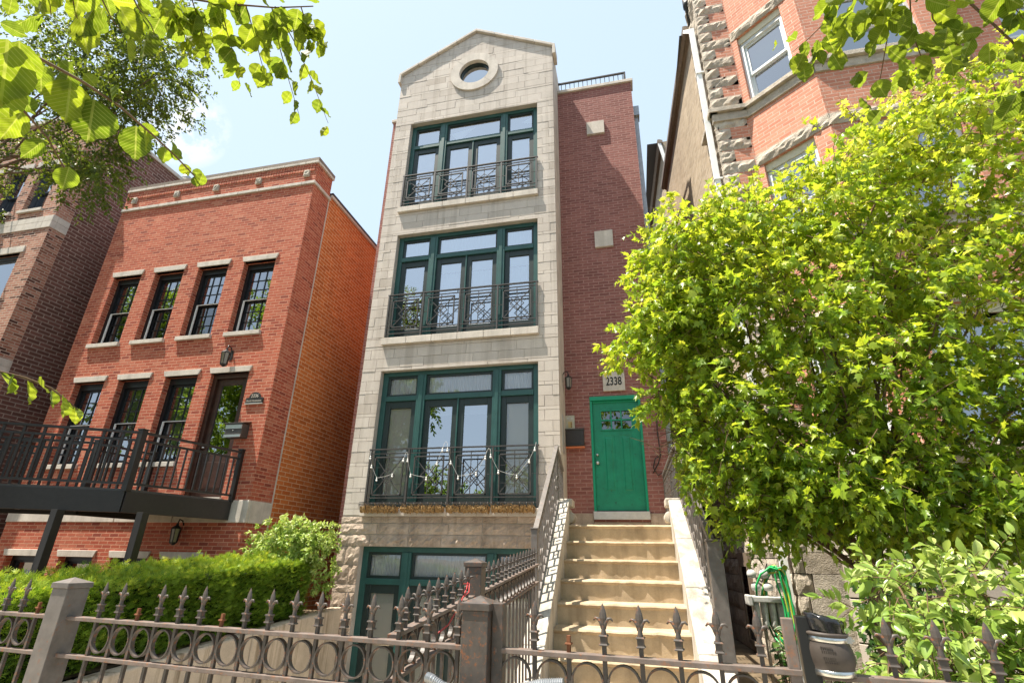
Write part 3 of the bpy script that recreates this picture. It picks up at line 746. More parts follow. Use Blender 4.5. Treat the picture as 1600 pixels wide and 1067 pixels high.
def wall_lantern(name, label, x, y, z, s, dirn, group, kind):
    t = thing(name, label, 'lantern', (x, y, z), group)
    dx, dy = dirn; bx, byy = x-dx*.16*s, y-dy*.16*s
    a = MB()
    a.bar((bx, byy, z+.16*s), (bx, byy, z+.36*s), .07*s, .05*s)
    a.tube([(bx, byy, z+.28*s), (bx+dx*.06*s, byy+dy*.06*s, z+.40*s), (x-dx*.02*s, y-dy*.02*s, z+.42*s), (x, y, z+.34*s)], .012*s, 8)
    a.build('bracket', M['blackiron'], t)
    c = MB(); c.lathe([(0, .36*s), (.02*s, .35*s), (.025*s, .32*s), (.085*s, .27*s), (.09*s, .255*s), (0, .255*s)], (x, y, z), 6, False); c.build('cap', M['blackiron'], t)
    c = MB()
    for k in range(6):
        an = k*math.pi/3; c.bar((x+.08*s*math.cos(an), y+.08*s*math.sin(an), z+.26*s), (x+.06*s*math.cos(an), y+.06*s*math.sin(an), z+.02*s), .010*s)
    c.lathe([(0, .03*s), (.068*s, .03*s), (.062*s, .01*s), (.02*s, -.02*s), (0, -.025*s)], (x, y, z), 6, False); c.build('cage', M['blackiron'], t)
    c = MB(); c.lathe([(.075*s, .255*s), (.056*s, .03*s)], (x, y, z), 6, False); c.build('shade_glass', M['lampglass'], t)
wall_lantern('wall_lantern', 'narrow dark wall lantern on the stone return left of the green door', -1.11, 9.62, 3.03, .85, (1, 0), 'wall lanterns', 0)
wall_lantern('wall_lantern', 'cage wall lantern above the glazed brown door of the red house', -8.46, 8.74, 3.68, 1.12, (0, -1), 'wall lanterns', 0)
wall_lantern('wall_lantern', 'dark wall lantern in the shade below the black steel deck', -8.62, 8.76, .10, 1.05, (0, -1), 'wall lanterns', 0)
# junction panel on the return
MB().box(BX1-.004, BX1+.008, 9.35, 9.62, 1.75, 2.45).build('access_panel', M['alum'], house)
# coconut planters on the first sill
for i, (a, b, sd) in enumerate(((-4.86, -4.17, 1), (-4.08, -3.30, 2), (-3.22, -2.46, 3), (-2.40, -1.66, 4))):
    lab = ['leftmost ragged coconut-fibre trough on the sill under the stone house railing', 'second coconut-fibre trough from the left under the bulb strung railing', 'third coconut-fibre trough from the left under the bulb strung railing', 'rightmost coconut-fibre trough under the railing nearest the stairs'][i]
    t = thing('planter_trough', lab, 'planter', ((a+b)/2, SY-.15, .64), 'coconut-fibre troughs under the railing')
    rng = np.random.default_rng(sd); mb = MB(); n = 44; m = 9
    vs = []
    for j in range(n+1):
        for k in range(m+1):
            an = math.pi*k/m; rr_ = .085*(1+rng.uniform(-.22, .22)); dz = rng.uniform(-.012, .012)
            vs.append((a+(b-a)*j/n, SY-.15-rr_*math.cos(an), .775-rr_*math.sin(an)*1.15+dz))
    mb.mesh(vs, [(j*(m+1)+k, j*(m+1)+k+1, (j+1)*(m+1)+k+1, (j+1)*(m+1)+k) for j in range(n) for k in range(m)])
    mb.face([vs[k] for k in range(m+1)]); mb.face([vs[n*(m+1)+k] for k in range(m, -1, -1)])
    mb.face([(a, SY-.23, .76), (b, SY-.23, .76), (b, SY-.07, .76), (a, SY-.07, .76)])
    mb.build('fibre_liner', M['coir'], t)
    mb = MB()
    for q in range(170):
        x = rng.uniform(a, b); top = rng.random() < .6
        p0 = Vector((x, SY-.15+rng.uniform(-.09, -.02), .78 if top else rng.uniform(.68, .76))); d = Vector((rng.uniform(-.05, .05), rng.uniform(-.05, .0), rng.uniform(-.02, .05) if top else rng.uniform(-.05, .02)))
        mb.tube([p0, p0+d*.6+Vector((0, 0, .006)), p0+d], .0016, 3, False)
    mb.build('loose_fibre', M['coir'], t)['kind'] = 'stuff'
    mb = MB()
    for z in (.80, .845): mb.bar((a-.02, SY-.235, z), (b+.02, SY-.235, z), .008)
    for x in np.linspace(a, b, 7): mb.tube([(x, SY-.235, .845), (x, SY-.238, .76), (x, SY-.20, .685), (x, SY-.11, .67), (x, SY-.06, .75)], .004, 5)
    for x in (a+.02, b-.02): mb.bar((x, SY-.235, .845), (x, SY-.04, .845), .008)
    mb.build('wire_basket', M['blackiron'], t)
# string of bulbs tied along the first-floor railing
t = thing('string_lights', 'white cord with clear round bulbs draped along the lowest balcony railing', 'string lights', (-3.25, SY-.08, 1.2))
bays = [[(95,650),(112,712),(163,800),(268,775),(332,672)], [(362,675),(396,778),(498,800),(563,700),(594,610)], [(628,610),(655,697),(710,797),(826,775),(882,670)], [(917,660),(969,765),(1086,797),(1163,700),(1198,622)]]
cord = MB(); kk = 0; last = None
for bay in bays:
    pts = [Vector((-4.84+(x-95)*.002875+(.03 if x < 400 else 0)*(y-600)/300*-1, SY-.085, 1.70-(y-650)*.00270)) for x, y in bay]
    top0, top1 = pts[0]+Vector((-.02, .03, .10)), pts[-1]+Vector((.02, .03, .10))
    full = [top0]+pts+[top1]
    if last is not None: cord.tube([last, (last+top0)/2+Vector((0, 0, .03)), top0], .004, 5)
    last = top1
    out = []
    for p, q in zip(full, full[1:]):
        for s_ in range(4): out.append(p.lerp(q, s_/4)+Vector((0, 0, -.012*math.sin(math.pi*s_/4))))
    out.append(full[-1]); cord.tube(out, .003, 5)
    for p in pts:
        b = MB(); b.tube([p+Vector((0, 0, .004)), p+Vector((0, 0, -.026))], .010, 8); so = b.build('socket', M['whitemetal'], t)
        b = MB(); b.lathe([(.008, -.026), (.014, -.034), (.019, -.046), (.017, -.058), (.009, -.067), (0, -.069)], p, 12); b.build('bulb', M['bulb'], t)
cord.build('cord', m_plain('pale_cord', (.5,.5,.48), .5), t)

# ================================================================== STAIRS AND RAILINGS
stp = thing('front_stairs', 'sunlit stone stair with nine steps climbing to the green door', 'stairs', (-.2, 6., GZ))
R_, TR_, Y0, L0 = .2, .285, 6.9, .373
SX0, SX1 = -.84, .41
for n in range(9):
    yf = Y0-TR_*n; zt = L0-R_*n; s_ = MB()
    yb = yf+TR_+.02 if n else 9.86; zb = zt-R_-.02 if n < 8 else GZ-.03
    prof = [(yf+.018, zb), (yf+.018, zt-.045), (yf+.004, zt-.034), (yf-.006, zt-.018), (yf+.004, zt-.004), (yf+.02, zt), (yb, zt+.002), (yb, zb)]
    nseg = 26; vs = []
    for i in range(nseg+1):
        x = SX0+(SX1-SX0)*i/nseg; j = random.uniform(-.003, .004)+(.012 if random.random() < .04 else 0); j2 = random.uniform(-.003, .002)
        vs += [(x, y+(j if k in (2, 3, 4) else 0), z+(j2 if k in (3, 4, 5) else 0)) for k, (y, z) in enumerate(prof)]
    m = len(prof)
    s_.mesh(vs, [(i*m+k, i*m+(k+1) % m, (i+1)*m+(k+1) % m, (i+1)*m+k) for i in range(nseg) for k in range(m)])
    s_.build('step' if n else 'landing', M['concrete'], stp)
def stringer(x0, x1):
    f_ = lambda y: L0+.25-(Y0-y)*R_/TR_
    s_ = MB(); ys_ = [6.98, 6.3, 5.65, 5.0, 4.45]
    for a, b in zip(ys_, ys_[1:]):
        b2 = b+.008
        v = [(x0, a, f_(a)), (x1, a, f_(a)), (x1, b2, f_(b2)), (x0, b2, f_(b2)), (x0, a, GZ), (x1, a, GZ), (x1, b2, GZ), (x0, b2, GZ)]
        s_.mesh(v, [(0, 3, 2, 1), (4, 5, 6, 7), (0, 1, 5, 4), (1, 2, 6, 5), (2, 3, 7, 6), (3, 0, 4, 7)])
    return s_.build('stringer', M['white_stone'], stp, bevel=.01)
stringer(-1.04, -.84); stringer(.41, .66)
for xa, xb in ((-1.06, -.80), (.37, .68)):
    c = MB(); c.box(xa, xb, 6.985, 7.28, .60, .70); c.build('end_block', M['white_stone'], stp, bevel=.015)
    c = MB(); c.box(xa+.06, xb-.04, 7.05, 7.24, L0-.02, .58)
    xin = xb if xa < 0 else xa; sg = 1 if xa < 0 else -1
    c.tube([(xin-sg*.05, 7.0, .47), (xin-sg*.05, 7.25, .47)], .075, 16); c.build('scroll', M['white_stone'], stp, bevel=.01)
lw = MB(); lw.box(-1.04, -.84, 6.98, 9.06, GZ, .30); lw.box(.41, .66, 6.98, 9.88, GZ, .30); lw.build('landing_wall', M['rock'], stp)
def stair_rail(label, xt, xb, yb, zb, wn, yend):
    t = thing('stair_railing', label, 'railing', (xb, yb, zb-.9), 'stair railings')
    top = Vector((xt, 6.9, 1.36)); bot = Vector((xb, yb, zb))
    d = bot-top; n_ = 15
    r = MB(); r.bar(top+Vector((0, .02, .012)), bot, .05, .035); r.build('handrail', M['greyiron'], t)
    low = Vector((0, 0, -.70)); r = MB(); r.bar(top+low, bot+low, .03, .03); r.bar(top+Vector((0, 0, -.10)), bot+Vector((0, 0, -.10)), .02, .02); r.build('lower_rail', M['greyiron'], t)
    for k in range(n_+1):
        p = top+d*(k/n_); r = MB(); ext = -.02 if k % 2 else -.0
        r.bar(p+Vector((0, 0, -.01)), p+Vector((0, 0, -.92 if k % 4 == 0 else -.70)), .016); r.build('baluster', M['greyiron'], t)
    r = MB()
    for k in range(0, n_-1, 2):
        a, b = top+d*(k/n_), top+d*((k+1)/n_)
        zs_ = (-.30, -.60) if k % 4 else (-.38, -.52)
        for j, q in enumerate(zs_): r.bar(a+Vector((0, 0, q)), b+Vector((0, 0, q)), .014)
        c_, e_ = top+d*((k+1)/n_), top+d*((k+2)/n_)
        for q in (-.45,): r.bar(c_+Vector((0, 0, q)), e_+Vector((0, 0, q)), .014)
        m_ = a.lerp(b, .5); r.bar(m_+Vector((0, 0, -.38)), m_+Vector((0, 0, -.52)), .012)
    r.build('fret_panel', M['greyiron'], t)
    r = MB(); r.box(xb-wn/2, xb+wn/2, yb-wn, yb, max(zb-1.25, GZ), zb+.02); r.box(xb-wn/2-.008, xb+wn/2+.008, yb-wn-.008, yb+.008, zb+.02, zb+.035); r.build('newel_post', M['greyiron'], t, bevel=.004)
    r = MB(); r.bar((xt, 6.9, 1.37), (yend[0], yend[1], 1.37), .05, .035); r.bar((xt, 6.9, .62), (yend[0], yend[1], .62), .03, .03); r.bar((xt, 6.9, 1.27), (yend[0], yend[1], 1.27), .02)
    m = 12 if yend[1] > 8 else 5
    for k in range(m+1):
        p = Vector((xt, 6.9, 0)).lerp(Vector((yend[0], yend[1], 0)), k/m); r.bar(p+Vector((0, 0, .62)), p+Vector((0, 0, 1.36)), .02 if k in (0, m) else .014)
        if k < m and k % 2 == 0:
            p2 = Vector((xt, 6.9, 0)).lerp(Vector((yend[0], yend[1], 0)), (k+1)/m)
            for q in (.75, .9, 1.05, 1.18): r.bar(p+Vector((0, 0, q)), p2+Vector((0, 0, q)), .012)
    r.bar((xt, 6.92, L0-.1), (xt, 6.92, 1.37), .03); r.build('landing_rail', M['greyiron'], t)
stair_rail('iron fretwork railing on the left of the stone stair, beside the bay', -.985, -.98, 5.3, .22, .062, (-1.19, 9.03))
stair_rail('iron fretwork railing on the right of the stone stair with wide square newel', .565, .62, 4.98, .12, .115, (.53, 9.85))

# ================================================================== RED BRICK HOUSE ON THE LEFT
LY = 8.90; LX0, LX1 = -13.15, -7.25; TLH = TY(LY)
red = thing('brick_house', 'two-storey flat-roofed red brick house with black paned windows left of the stone house', 'house', (-10.2, 11., GZ))
C2 = [-12.165, -10.885, -9.60, -8.30]; W2 = [(c-.43, c+.43, 4.53, 6.39) for c in C2]
C1 = [-12.2, -10.935, -9.64]; W1 = [(c-.43, c+.43, 1.67, 3.57) for c in C1]; DR = (-8.86, -7.90, .95, 3.57)
W0 = [(c-.42, c+.42, -.85, -.16) for c in (-12.41, -11.0, -9.70)]; D0 = (-9.0, -8.05, -.9, -.17)
mb = MB(); wall(mb, TLH, LX0, LX1, -1.3, 9.22, W2+W1+W0+[DR, D0], .22)
SD = TL((LX1, LY), (LX1, 22))                          # side wall facing the stone house
wall(mb, SD, 0, .68, -1.3, 9.22)
mb.face([(LX0, 22, -1.3), (LX0, LY, -1.3), (LX0, LY, 9.22), (LX0, 22, 8.62)]); mb.face([(LX0, 22, -1.3), (LX0, 22, 8.62), (LX1, 22, 8.62), (LX1, 22, -1.3)])
mb.face([(LX0, LY+.68, 8.6), (LX1, LY+.68, 8.6), (LX1, LY+.68, 9.22), (LX0, LY+.68, 9.22)][::-1])
mb.build('brick_wall', M['brick_red'], red)
mb = MB(); wall(mb, SD, .68, 13.1, -1.3, 8.62); mb.build('side_wall', M['brick_orange'], red)
mb = MB(); mb.face([(LX0, LY+.1, 8.5), (LX1, LY+.1, 8.5), (LX1, 22, 8.5), (LX0, 22, 8.5)]); mb.build('roof', M['roof'], red)
mb = MB(); mb.box(LX0, LX1+.035, LY-.035, LY+.72, 9.215, 9.30); mb.build('metal_coping', M['gutter'], red)
mb = MB()
for z0, z1, pr in ((9.125, 9.195, .05), (8.48, 8.565, .045)):
    mb = MB(); x = LX0
    while x < LX1: mb.box(x, min(x+.62, LX1+pr)-.006, LY-pr, LY+.1, z0, z1); x += .62
    mb.box(LX1-.02, LX1+pr, LY+.1, LY+.70, z0, z1)
    mb.build('stone_band', M['lime'], red, bevel=.008)
mb = MB(); x = LX0+.01
while x < LX1-.06: mb.box(x, x+.068, LY-.022, LY+.02, 8.90, 9.125, random.random()); x += .079
mb.build('soldier_course', M['brick_red'], red)
for x in (-12.82, -11.43, -10.19, -8.90, -7.50):
    b = MB(); rock(b, TLH, x-.08, x+.08, 8.72, 8.92, .03, .05, .04); b.build('corbel_stone', M['rockgrey'], red)
mb = MB(); mb.box(LX1-.01, LX1+.012, LY+.665, LY+.695, -1.2, 8.48); mb.build('caulk_joint', M['lime'], red)
mb = MB(); mb.box(LX1-.25, LX1+.06, LY+.73, 22, 8.70, 8.76); mb.build('side_coping', M['blackiron'], red)
mb = MB(); mb.box(LX1-.02, LX1+.05, LY+.73, 22, 8.62, 8.695); mb.build('side_fascia', M['lime'], red)
mb = MB()
for a, b in ((LX0, -11.75), (-11.74, -10.3), (-10.29, -8.9), (-8.89, LX1+.03)): mb.box(a, b-.008, LY-.03, LY+.05, .49, .90)
mb.box(LX1-.02, LX1+.03, LY+.05, LY+.665, .49, .90); mb.build('limestone_belt', M['lime'], red, bevel=.01)
for c, ztop, zbot in [(c, 6.525, 6.39) for c in C2]+[(c, 3.70, 3.57) for c in C1+[-8.38]]+[(c, -.04, -.165) for c in (-12.41, -11.0, -9.70, -8.5)]:
    w = .54 if c == -8.38 else .495
    mb = MB(); mb.prism([(c-w+.045, zbot), (c+w-.045, zbot), (c+w, ztop), (c-w, ztop)], LY-.03, LY+.10); mb.build('lintel', M['lime'], red, bevel=.006)
for c, z in [(c, 4.53) for c in C2]+[(c, 1.67) for c in C1]:
    mb = MB(); mb.box(c-.47, c+.47, LY-.065, LY+.12, z-.095, z); mb.build('sill', M['lime'], red, bevel=.006)
def sash(T, u0, u1, w0, w1, parent, d=.12, side=.06, head=.09, gl2=None, cols=3, rws=3, frm='darksash', gl='glass', scr=True, muntin=True):
    f = MB(); frame(f, T, u0, u1, w0, w1, side, d-.05, d+.10, .05, head)
    mid = (w0+w1)/2-.03
    win = f.build('window', M[frm], parent)
    s_ = MB()
    a, b = u0+side, u1-side
    frame(s_, T, a, b, mid-.02, w1-head, .045, d, d+.04); frame(s_, T, a, b, w0+.05, mid+.02, .045, d+.045, d+.085, .06)
    if muntin:
        for (z0, z1, dd) in ((mid+.025, w1-head-.045, d+.005), (w0+.11, mid-.025, d+.05)):
            for i in range(1, cols): x = a+.045+(b-a-.09)*i/cols; s_.tbox(T, x-.010, x+.010, z0, z1, dd, dd+.025)
            for i in range(1, rws): z = z0+(z1-z0)*i/rws; s_.tbox(T, a+.045, b-.045, z-.010, z+.010, dd+.002, dd+.023)
    s_.build('sash', M[frm], win)
    p = MB(); quad(p, T, a+.04, b-.04, mid+.02, w1-head-.04, d+.02); p.build('pane', M[gl], win)
    p = MB(); quad(p, T, a+.04, b-.04, w0+.10, mid-.02, d+.065); p.build('pane', M[gl2 or gl], win)
    if scr: t_ = MB(); t_.tbox(T, u0+side, u0+side+.03, w0+.05, mid, d-.03, d+.0); t_.tbox(T, u0+side+.03, u1-side, mid-.012, mid+.0, d-.03, d-.005); t_.build('screen_track', M['whitemetal'], win)
    return win
for i, h in enumerate(W2):
    w = sash(TLH, *h, red, .19, .075, .15, 'glassscreen' if i < 3 else 'glassdark', gl='glassdark')
    c = MB(); curtain(c, TLH, h[0]+.05, h[0]+.28, h[2], h[3], .36, .02, 3, 30); curtain(c, TLH, h[1]-.28, h[1]-.05, h[2], h[3], .36, .02, 3, 30); c.build('curtain', M['beige'], w)
for i, h in enumerate(W1):
    w = sash(TLH, *h, red, .19, .075, .15, gl='glassdark')
    c = MB(); quad(c, TLH, h[0]+.05, h[1]-.05, h[2]+.02, h[3], .34); c.build('roller_blind', M['beige'], w)
for h in W0: sash(TLH, *h, red, .19, gl='glassdark', scr=False, muntin=False)
f = MB(); frame(f, TLH, *DR, .10, .08, .24, .03); d_ = f.build('entrance_door', M['wooddoor'], red)
s_ = MB(); frame(s_, TLH, DR[0]+.10, DR[1]-.10, DR[2]+.03, DR[3]-.10, .12, .14, .19, .85, .14); s_.tbox(TLH, DR[0]+.2, DR[1]-.2, DR[2]+.2, DR[2]+.72, .12, .15)
s_.build('door_leaf', M['wooddoor'], d_, bevel=.006)
p = MB(); quad(p, TLH, DR[0]+.21, DR[1]-.21, DR[2]+.87, DR[3]-.23, .165); p.build('pane', M['glassdark'], d_)
k = MB(); k.lathe([(0, 0), (.03, .01), (.03, .03), (0, .04)], (DR[0]+.155, LY+.10, 1.95), 10); k.build('door_knob', M['metal'], d_)
mb = MB(); mb.box(DR[0]-.02, DR[1]+.02, LY-.06, LY+.14, .90, .96); mb.build('door_sill', M['lime'], d_)
f = MB(); frame(f, TLH, *D0, .07, .05, .15); f.tbox(TLH, D0[0]+.07, D0[1]-.07, D0[2], D0[3], .12, .15); f.build('basement_door', M['darksash'], red)
rm = MB()
for z0, z1 in ((-1.2, .3), (.5, 3.9), (4.1, 7.0)):
    x0, x1, y0, y1 = LX0+.3, LX1-.3, LY+.40, LY+3
    rm.face([(x0, y1, z0), (x1, y1, z0), (x1, y1, z1), (x0, y1, z1)]); rm.face([(x0, y0, z0), (x1, y0, z0), (x1, y1, z0), (x0, y1, z0)])
    rm.face([(x0, y0, z1), (x0, y1, z1), (x1, y1, z1), (x1, y0, z1)]); rm.face([(x0, y0, z0), (x0, y1, z0), (x0, y1, z1), (x0, y0, z1)]); rm.face([(x1, y0, z0), (x1, y0, z1), (x1, y1, z1), (x1, y1, z0)])
rm.build('room', M['room'], red)
# address plaque and letter box
t = thing('address_plaque', 'small black arched address plaque with pale lettering on red brick', 'sign', (-7.6, LY-.02, 2.84))
pl = MB(); pts = [(-7.81, 2.84), (-7.40, 2.84), (-7.40, 2.955), (-7.45, 2.965)]+[(-7.605+.135*math.cos(a), 2.965+.115*math.sin(a)) for a in np.linspace(0, math.pi, 13)]+[(-7.76, 2.965), (-7.81, 2.955)]
pl.prism(pts, LY-.03, LY+.005); pl.build('plate', M['blackiron'], t, bevel=.004)
pl = MB(); pl.box(-7.815, -7.395, LY-.034, LY+.004, 2.825, 2.842); pl.build('edge', M['alum'], t)
text('2336', .10, TLH, -7.605, 2.965, -.031, M['lime'], t, 'house_number', .9, .002)
text('North Greenview', .058, TLH, -7.605, 2.873, -.031, M['lime'], t, 'street_name', .84, .002)
t = thing('mailbox', 'black and silver mailbox beside the glazed brown door of the red house', 'mailbox', (-7.79, LY-.09, 2.08))
b = MB(); b.box(-7.99, -7.60, LY-.20, LY+.01, 2.10, 2.38); b.build('body', M['balcony'], t, bevel=.008)
b = MB(); b.mesh([(-8.02, LY-.23, 2.37), (-7.57, LY-.23, 2.37), (-7.57, LY+.0, 2.43), (-8.02, LY+.0, 2.43), (-8.02, LY-.23, 2.39), (-7.57, LY-.23, 2.39), (-7.57, LY+.0, 2.45), (-8.02, LY+.0, 2.45)], [(3, 2, 1, 0), (4, 5, 6, 7), (0, 1, 5, 4), (1, 2, 6, 5), (2, 3, 7, 6), (3, 0, 4, 7)]); b.build('lid', M['balcony'], t)
b = MB(); b.box(-7.985, -7.605, LY-.208, LY-.199, 2.27, 2.35); b.box(-7.99, -7.60, LY-.21, LY-.199, 2.10, 2.15); b.build('silver_band', M['metal'], t)
b = MB(); b.lathe([(0, 0), (.012, .002), (.012, .008), (0, .01)], (-7.79, LY-.205, 2.23), 8); b.build('lock', M['metal'], t)

# steel entry deck
dk = thing('entry_deck', 'black steel entry deck on thick posts with splayed walkway and baluster railing', 'deck', (-8.8, 7.8, GZ))
A, B, C, D, E_, F_ = (-7.62, 8.86), (-8.06, 7.0), (-11.6, 4.95), (-12.3, 6.15), (-9.75, 7.65), (-9.75, 8.86)
mb = MB()
def slab(mb, poly, z0, z1):
    n = len(poly); v = [(x, y, z0) for x, y in poly]+[(x, y, z1) for x, y in poly]
    mb.mesh(v, [tuple(range(n)), tuple(range(2*n-1, n-1, -1))]+[(i, n+i, n+(i+1) % n, (i+1) % n) for i in range(n)])
slab(mb, [A, F_, E_, D, C, B], .86, .90); mb.build('deck_floor', M['balcony'], dk)
mb = MB()
for p, q in ((A, B), (B, C), (C, D), (D, E_), (E_, F_)): mb.bar((*p, .70), (*q, .70), .06, .33)
for t_ in (.3, .6): 
    p = Vector(B).lerp(Vector(C), t_); q = Vector(E_).lerp(Vector(D), t_); mb.bar((p.x, p.y, .72), (q.x, q.y, .72), .06, .25)
mb.build('edge_beam', M['blackiron'], dk, bevel=.004)
for p in ((-7.70, 7.1), (-8.68, 6.52), (-10.35, 5.72)):
    mb = MB(); mb.box(p[0]-.062, p[0]+.062, p[1]-.062, p[1]+.062, -1.1, .54); mb.build('support_post', M['blackiron'], dk, bevel=.005)
def deck_rail(p, q, tall):
    p, q = Vector((*p, 0)), Vector((*q, 0)); L = (q-p).length; Z_ = lambda z: Vector((0, 0, z))
    r = MB(); r.bar(p+Z_(1.82), q+Z_(1.82), .07, .035); r.bar(p+Z_(1.69), q+Z_(1.69), .04, .035); r.bar(p+Z_(.985), q+Z_(.985), .04, .035)
    ro = r.build('guard_rail', M['blackiron'], dk)
    n = int(L/.135)
    for k in range(1, n):
        c = p.lerp(q, k/n); hi = 1.80 if (tall and k % 2 == 0) else 1.68
        r = MB(); w = .036 if tall else .026; d = (q-p).normalized()
        r.bar(c+Z_(.98), c+Z_(hi), w, w, (d.x, d.y, 0)); r.build('baluster', M['blackiron'], ro)
        if tall and k % 4 == 2 and k+2 < n: e = p.lerp(q, (k+2)/n); r = MB(); r.bar(c+Z_(1.57), e+Z_(1.57), .025, .03); r.build('cross_bar', M['blackiron'], ro)
deck_rail(A, B, False); deck_rail(B, C, True); deck_rail(F_, E_, True); deck_rail(E_, D, True)
for p, w in ((A, .085), (B, .105), (C, .105), (F_, .09), (E_, .105), (D, .105)):
    mb = MB(); mb.box(p[0]-w/2, p[0]+w/2, p[1]-w/2, p[1]+w/2, .86, 1.86); mb.box(p[0]-w/2-.012, p[0]+w/2+.012, p[1]-w/2-.012, p[1]+w/2+.012, 1.86, 1.88); mb.build('rail_post', M['blackiron'], dk, bevel=.004)

# ================================================================== DARK BRICK HOUSE, FAR LEFT
NX, NY = -14.4, 8.2; TN = TY(NY); top = 11.65
bh = thing('brick_townhouse', 'tall house at far left with dark brown brick side wall and speckled front', 'house', (-18., 11., GZ))
WN = [(-16.75, -16.05, 8.9, 9.98), (-15.72, -14.98, 8.40, 9.90), (-17.9, -17.2, 8.4, 9.9), (-16.8, -15.05, 4.6, 7.02), (-16.8, -15.05, .9, 3.4)]
WN[0] = (-16.85, -16.1, 8.40, 9.90)
mb = MB(); wall(mb, TN, -21, NX, -1.4, top, WN, .18); SN = TL((NX, NY), (NX, 24)); wall(mb, SN, 0, .40, -1.4, top); mb.build('speckled_front', M['brick_mixed'], bh)
mb = MB(); wall(mb, SN, .40, 15, -1.4, top); mb.face([(-21, 23, -1.4), (-21, NY, -1.4), (-21, NY, top), (-21, 23, top)]); mb.face([(-21, 23, -1.4), (-21, 23, top), (NX, 23, top), (NX, 23, -1.4)]); mb.build('side_wall', M['brick_brown'], bh)
mb = MB(); mb.box(-21, NX+.06, NY-.06, 23.1, top, top+.12); mb.build('parapet_coping', M['lime'], bh)
mb = MB(); mb.face([(-21, NY+.2, top-.2), (NX, NY+.2, top-.2), (NX, 23, top-.2), (-21, 23, top-.2)]); mb.build('roof', M['roof'], bh)
for z0, z1 in ((7.72, 7.92), (7.925, 8.10), (3.75, 3.95), (3.955, 4.13)):
    mb = MB(); x = -21
    while x < NX: mb.box(x, min(x+.9, NX+.02)-.006, NY-.025, NY+.1, z0, z1); x += .9
    mb.tbox(SN, .1, .40, z0, z1, -.02, .1); mb.build('stone_band', M['lime'], bh, bevel=.006)
for h in WN: mb = MB(); mb.box(h[0]-.12, h[1]+.12, NY-.03, NY+.1, h[3], h[3]+.19); mb.build('lintel', M['lime'], bh, bevel=.006)
for h in WN[:3]: mb = MB(); mb.box(h[0]-.06, h[1]+.06, NY-.06, NY+.1, h[2]-.09, h[2]); mb.build('sill', M['lime'], bh, bevel=.006)
for i, h in enumerate(WN): sash(TN, *h, bh, .16, frm='bluesash', gl='glassblue' if i < 3 else 'glassdark', scr=False, muntin=False)
rm = MB()
for z0, z1 in ((.5, 3.6), (4.2, 7.3), (8.2, 10.4)):
    rm.face([(-20.5, NY+2, z0), (NX-.3, NY+2, z0), (NX-.3, NY+2, z1), (-20.5, NY+2, z1)]); rm.face([(-20.5, NY+.4, z0), (NX-.3, NY+.4, z0), (NX-.3, NY+2, z0), (-20.5, NY+2, z0)]); rm.face([(-20.5, NY+.4, z1), (-20.5, NY+2, z1), (NX-.3, NY+2, z1), (NX-.3, NY+.4, z1)])
    rm.face([(NX-.3, NY+.4, z0), (NX-.3, NY+.4, z1), (NX-.3, NY+2, z1), (NX-.3, NY+2, z0)])
rm.build('room', M['room'], bh)
r = MB(); y = NY-.55
for z in (9.05, 8.95, 8.3): r.bar((-19, y, z), (-16.2, y, z), .035)
r.bar((-16.2, y, 9.05), (-16.2, NY, 9.05), .035); r.bar((-16.2, y, 8.3), (-16.2, NY, 8.3), .035)
for k in range(22): x = -16.2-.13*k; r.bar((x, y, 8.3), (x, y, 9.05), .016)
for z in (8.2,): r.box(-19, -16.2, y, NY, z, z+.06)
r.build('balcony_railing', M['blackiron'], bh)
v = MB(); v.lathe([(0, top-.2), (.1, top-.2), (.1, top+.45), (.14, top+.46), (.14, top+.6), (0, top+.64)], (-14.75, 11.6, 0), 14); v.build('roof_vent', M['galv'], bh)

# ================================================================== STONE AND BRICK BUILDING ON THE RIGHT
PY = 7.8
rb_ = thing('corner_building', 'old building with rough stone quoins and canted red brick bay on the right', 'house', (6., 12., GZ))
TP = TY(PY)
sx = lambda y: 1.95-.05*(y-PY)                         # long side wall drifts left toward the back
ZB = [(7.42, 7.68, 9.38), (4.28, 4.52, 6.28), (1.05, 1.28, 3.10)]
P1, P2, P3, P4 = (2.50, PY), (3.40, 7.02), (5.46, 7.02), (6.06, PY)
LC = math.hypot(.9, .78); TC = TL(P1, P2); TF = TL(P2, P3); TR2 = TL(P3, P4); TM = TL((6.06, PY), (11, PY))
hC = [(.10, LC-.26, a, b) for _, a, b in ZB]; hF = [(.38, 1.68, a, b) for _, a, b in ZB]; hM = [(.75, 1.85, a, b) for _, a, b in ZB]
top = 12.2; mb = MB()
wall(mb, TC, 0, LC, .72, top, hC, .12); wall(mb, TF, 0, 2.06, .72, top, hF, .12); wall(mb, TR2, 0, .98, .72, top); wall(mb, TM, 0, 5, .72, top, hM, .12)
wall(mb, TP, 1.97, 2.5, .72, top)
mb.build('brick_bay', M['brick_pink'], rb_)
# base of smooth and broken limestone
mb = MB()
for T_, L in ((TC, LC), (TF, 2.06), (TR2, .98), (TM, 5.)):
    for z0, z1 in ((GZ, -.9), (-.89, -.42), (-.41, .06), (.07, .52), (.53, .72)):
        u = 0; 
        while u < L-.01:
            w = min(.95+.3*random.random(), L-u); w = L-u if L-u-w < .3 else w
            mb.tbox(T_, u+.004, u+w-.004, z0, z1-.006, -.03 if z1 < .7 else -.09, .1, random.random()); u += w
mb.build('stone_base', M['stone'], rb_, bevel=.006)
